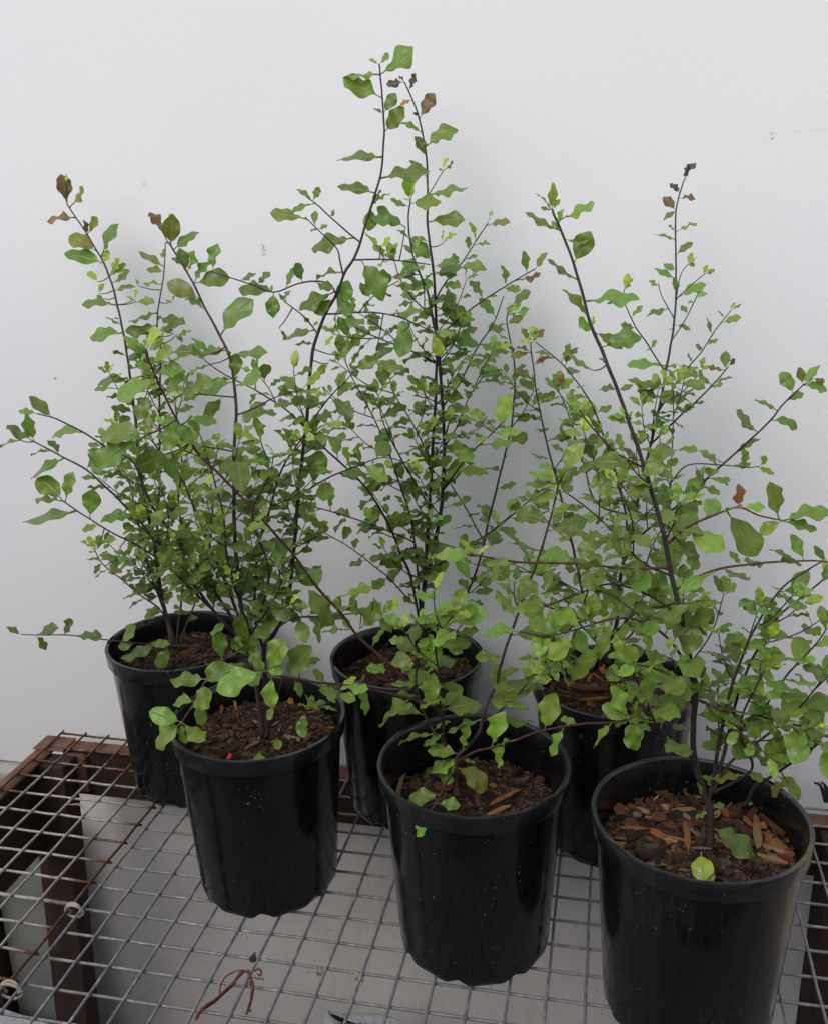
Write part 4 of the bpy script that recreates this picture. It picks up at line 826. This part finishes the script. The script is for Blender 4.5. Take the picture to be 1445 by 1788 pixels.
manual(5, Z7, [(800,165,838,82,.4,'k'),(805,150,812,95,.4,'k'),(765,215,748,172,.7,'k'),(775,245,848,235,.4,'b'),(765,295,708,245,.8,'b'),(770,302,713,335,.7,'o'),(778,398,852,345,.15,'m'),(755,445,670,398,.4,'m'),(745,410,728,368,.4,'m'),(768,492,836,440,.7,'o'),(768,565,712,535,.85,'m'),(750,605,668,566,.55,'g'),(768,660,758,606,.85,'m'),(690,640,648,615,.65,'l'),(825,540,832,492,.6,'y'),(830,545,858,505,.4,'y'),(820,545,850,540,.7,'o'),(890,592,900,548,.6,'y'),(895,590,938,565,.5,'l'),
 (790,692,893,622,.6,'m'),(855,700,902,668,.6,'l'),(855,705,820,710,.5,'m'),(730,745,632,770,.55,'g'),(820,765,788,725,.75,'m'),(765,820,830,825,.3,'g'),(765,825,733,828,.3,'g'),(560,775,610,722,.6,'m'),(530,728,458,710,.2,'g'),(540,640,552,585,.85,'y'),(540,640,572,605,.5,'o'),(590,820,522,805,.55,'g'),(645,915,675,878,.6,'m'),(655,930,630,925,.5,'g'),(918,848,898,783,.6,'m'),(965,805,1048,772,.5,'m'),(900,895,950,873,.6,'g'),(1010,750,1028,708,.75,'y'),(1015,745,1055,720,.4,'o'),(970,790,960,745,.4,'m'),(890,925,850,905,.8,'o'),(840,980,815,938,.5,'m'),
 (980,1010,988,930,.98,'m'),(1005,990,1028,965,.7,'k'),(975,1005,912,993,.25,'b'),(940,1058,1028,1048,.35,'o'),(915,1105,972,1072,.4,'m'),(910,1080,865,1015,.4,'g'),(720,1000,558,970,.35,'g'),(725,1075,550,1065,.5,'g'),(690,1140,595,1105,.6,'g'),(765,1055,858,1010,.75,'m'),(780,1090,892,1080,.5,'g'),(760,1065,735,1010,.6,'m'),(820,1130,890,1150,.5,'g'),
 (1290,1110,1242,1022,.9,'m'),(1365,1075,1318,1003,.85,'o'),(1365,1070,1408,995,.7,'m'),(1345,1078,1442,1095,.7,'m'),(1375,1050,1425,1068,.4,'r'),(1255,1160,1332,1115,.65,'g'),(1208,1190,1120,1145,.4,'g'),(1118,1265,1028,1198,.55,'g'),(1195,1245,1312,1255,.5,'g'),
 (105,880,82,825,.6,'o'),(115,865,128,815,.6,'y'),(120,885,172,830,.6,'b'),(115,925,60,905,.45,'b'),(110,945,30,945,.55,'o'),(215,945,140,932,.55,'o'),(150,1000,195,945,.6,'r'),(120,1055,48,1005,.65,'o'),(245,1095,228,1030,.7,'b'),(250,1095,305,1050,.7,'m'),(250,1085,265,1030,.5,'r'),(260,970,295,898,.5,'m'),(310,1160,318,1130,.7,'y'),(300,1180,350,1165,.6,'l')])
manual(5, Z4, [(1110,345,1218,325,.5,'g'),(1165,412,1165,360,.8,'m'),(1215,412,1235,382,.7,'m'),(1205,418,1258,445,.6,'m'),(1090,395,1022,375,.3,'g'),(1115,412,1180,400,.5,'g'),(1020,415,1018,445,.8,'m'),(1060,462,1110,470,.3,'g')])
manual(6, Z4, [(1100,572,1192,715,.7,'g'),(1155,560,1230,545,.7,'l'),(1135,555,1142,478,.75,'r'),(1130,555,1155,550,.5,'r'),(1285,590,1240,472,.6,'m'),(1290,600,1212,640,.95,'l'),(1300,600,1445,552,.45,'m'),(1290,605,1400,635,.6,'m'),(1360,730,1325,648,.8,'m'),(1330,740,1255,690,.4,'d'),(1385,765,1325,832,.95,'g'),(1440,740,1395,688,.85,'d'),(1440,750,1440,800,.8,'d'),
 (1075,790,940,825,.4,'m'),(1140,750,1120,700,.6,'m'),(260,725,125,725,.5,'l'),(250,715,180,655,.5,'l'),(255,715,300,685,.5,'y'),(255,720,205,670,.5,'y'),(330,745,365,790,.8,'l'),(600,745,645,655,.95,'m'),(700,765,880,800,.85,'m'),(595,235,585,178,.6,'y'),(600,230,640,205,.4,'l'),(600,235,560,230,.5,'l'),(745,270,745,215,.6,'y'),(745,275,780,235,.5,'l'),(740,275,710,240,.5,'l'),
 (830,425,920,440,.6,'g'),(785,430,650,390,.65,'g'),(735,490,640,470,.4,'g'),(860,740,840,860,.7,'m'),(960,690,1000,760,.8,'m'),(905,680,1005,700,.7,'m'),(560,980,480,1070,.85,'m'),(500,1130,525,1060,.8,'m'),(565,1160,625,1065,.6,'l'),(450,990,570,1050,.8,'m'),(400,975,285,965,.5,'m'),(960,1060,985,950,.95,'m'),(980,960,1040,900,.7,'g'),
 (1440,1000,1405,960,.8,'l'),(1400,1060,1330,1085,.6,'l'),(1395,1030,1445,1010,.7,'l'),(1360,1090,1400,1070,.7,'l')])
manual(6, Z2, [(1262,95,1275,218,.98,'m'),(1310,95,1405,172,.85,'m'),(1340,5,1445,65,.85,'l'),(1310,265,1240,302,.75,'o'),(1290,262,1362,312,.75,'m'),(1160,240,1225,250,.85,'m'),(1150,225,1045,245,.55,'o'),(1160,355,1190,335,.8,'m'),(1170,100,1180,160,.9,'m'),(1110,110,1040,125,.8,'m'),(1055,280,1030,245,.8,'m')])
manual(6, lambda *a: [(1020+x/3.4, 1300+y/3.4) for x, y in a], [(780,465,1022,635,.75,'g'),(745,400,655,425,.6,'m'),(760,370,825,350,.8,'g'),(720,300,680,240,.7,'m'),(700,800,780,720,.7,'o')])

# --- auto leaves and side twigs along the stems
def along(C, rad=None):
    L = [0.0]
    for i in range(1, len(C)): L.append(L[-1]+(C[i]-C[i-1]).length)
    return L
def sample(C, L, s):
    i = 1
    while i < len(L)-1 and L[i] < s: i += 1
    t = (s-L[i-1])/max(1e-9, L[i]-L[i-1]); return C[i-1].lerp(C[i], t), (C[i]-C[i-1]).normalized()
def grow_leaves(s, C, t0, t1, sp, l0, l1, tones, rnd, ang0, big=1.0):
    L = along(C); tot = L[-1]; q = tot*t0; a = ang0
    while q < tot*t1:
        p, t = sample(C, L, q); f = q/tot
        o1 = t.orthogonal().normalized(); o2 = t.cross(o1)
        rad = o1*math.cos(a)+o2*math.sin(a)
        if p.y + rad.y*0.04 > 0.375 and rad.y > 0: rad.y = -rad.y*0.4
        rad.z = rad.z*0.6+0.05
        d = t*rnd.uniform(.15, .6)+rad*rnd.uniform(.8, 1.1)+Vector((0, 0, rnd.uniform(-.25, .12)))
        n = Vector((rnd.gauss(0, .36), -0.30+rnd.gauss(0, .36), 1.0))+t*0.35
        ln = (l0+(l1-l0)*f)*rnd.choice((rnd.uniform(.55, .85), rnd.uniform(.8, 1.2), rnd.uniform(.85, 1.15)))*(1.42 if s['k'] in (1, 3, 5) else 1.36)*big
        tn = rnd.choice(tones)
        put_leaf(s['k'], s['o'], p, d, n, ln, ln*rnd.uniform(.40, .62), tn, rnd)
        q += sp*rnd.uniform(.55, 1.2); a += 2.4+rnd.uniform(-.4, .4)
def tip_leaves(s, C, size, rnd, tones):
    t = (C[-1]-C[-3]).normalized(); o1 = t.orthogonal().normalized(); o2 = t.cross(o1); a = rnd.uniform(0, 6)
    for j in range(rnd.choice((2, 3, 3))):
        an = a+j*2.2; rad = o1*math.cos(an)+o2*math.sin(an)
        if C[-1].y > .30: rad.y = -abs(rad.y)
        d = t*rnd.uniform(.7, 1.2)+rad*rnd.uniform(.5, .9); ln = size*rnd.uniform(.7, 1.1)
        put_leaf(s['k'], s['o'], C[-1], d, Vector((rnd.gauss(0, .3), -.4, 1.0))-t*.2, ln, ln*rnd.uniform(.38, .55), rnd.choice(tones), rnd)
order = sorted(STEMS, key=lambda s: -len(s['C']))
for si, s in enumerate(STEMS):
    rnd = random.Random(si*13+1)
    if s['auto']:
        t0, t1, sp, l0, l1, tones = s['auto']
        grow_leaves(s, s['C'], t0, t1, sp, l0, l1, tones, rnd, rnd.uniform(0, 6))
        if t1 >= .9: tip_leaves(s, s['C'], .034, rnd, 'mlly')
for si, s in enumerate(STEMS):
    rnd = random.Random(si*17+3); L = along(s['C']); tot = L[-1]
    for j in range(s['twigs']):
        t0, t1 = s['auto'][0], s['auto'][1]
        f = t0+(t1-t0)*(j+rnd.random())/s['twigs']*0.9
        p, t = sample(s['C'], L, f*tot); a = rnd.uniform(0, 6.28); o1 = t.orthogonal().normalized(); o2 = t.cross(o1)
        rad = o1*math.cos(a)+o2*math.sin(a)
        if p.y > .2: rad.y = -abs(rad.y)*.5
        ln = rnd.uniform(.045, .10); d = (t*.75+rad*.8).normalized()
        C = catmull([p, p+d*ln*.5, p+(d+t*.25).normalized()*ln], 4); s['extra'].append(C)
        grow_leaves(s, C, .2, .95, .015, .026, .021, s['auto'][5]+'m', rnd, a); tip_leaves(s, C, .026, rnd, 'mmly')
# stem meshes last, with their little twigs
for s in STEMS:
    mb = MB(); off = SH[s['k']].location
    mb.tube([p-off for p in s['C']], s['rad'], 8)
    for C in s['extra']: mb.tube([p-off for p in C], [0.0010-0.0004*i/len(C) for i in range(len(C))], 5)
    me = mb.mesh(s['name'], s['mat']); old = s['o'].data; s['o'].data = me; bpy.data.meshes.remove(old)
build_leaves()
def fallen(k, x0, y0, x1, y1, za, zb, wd, tone, i):
    a, b = at(x0, y0, Z=SOIL[k]+WR+za), at(x1, y1, Z=SOIL[k]+WR+zb); d = b-a; L = d.length; d.normalize()
    n = (CAM-a).normalized()+Vector((0, 0, .6)); n = (n-d*n.dot(d)).normalized(); x = d.cross(n); mm = Matrix.Identity(4)
    for q in range(3): mm[q][0], mm[q][1], mm[q][2], mm[q][3] = x[q]*wd, d[q]*L, n[q]*L, (a-SH[k].location)[q]
    o = bpy.data.objects.new('fallen_leaf', LEAVES[i]); col.objects.link(o); o.parent = SO[k]; o.matrix_local = mm; o.color = (*TONE[tone], 1)
fallen(6, 1223, 1488, 1226, 1536, .026, .012, .026, 'y', 3)
fallen(6, 1246, 1512, 1231, 1538, .018, .012, .014, 'o', 8)
fallen(2, 452, 1312, 453, 1334, .016, .012, .017, 'l', 5)
fallen(2, 482, 1288, 488, 1308, .018, .012, .014, 'm', 9)
print('LEAVES', {k: len(v) for k, v in SPECS.items()})
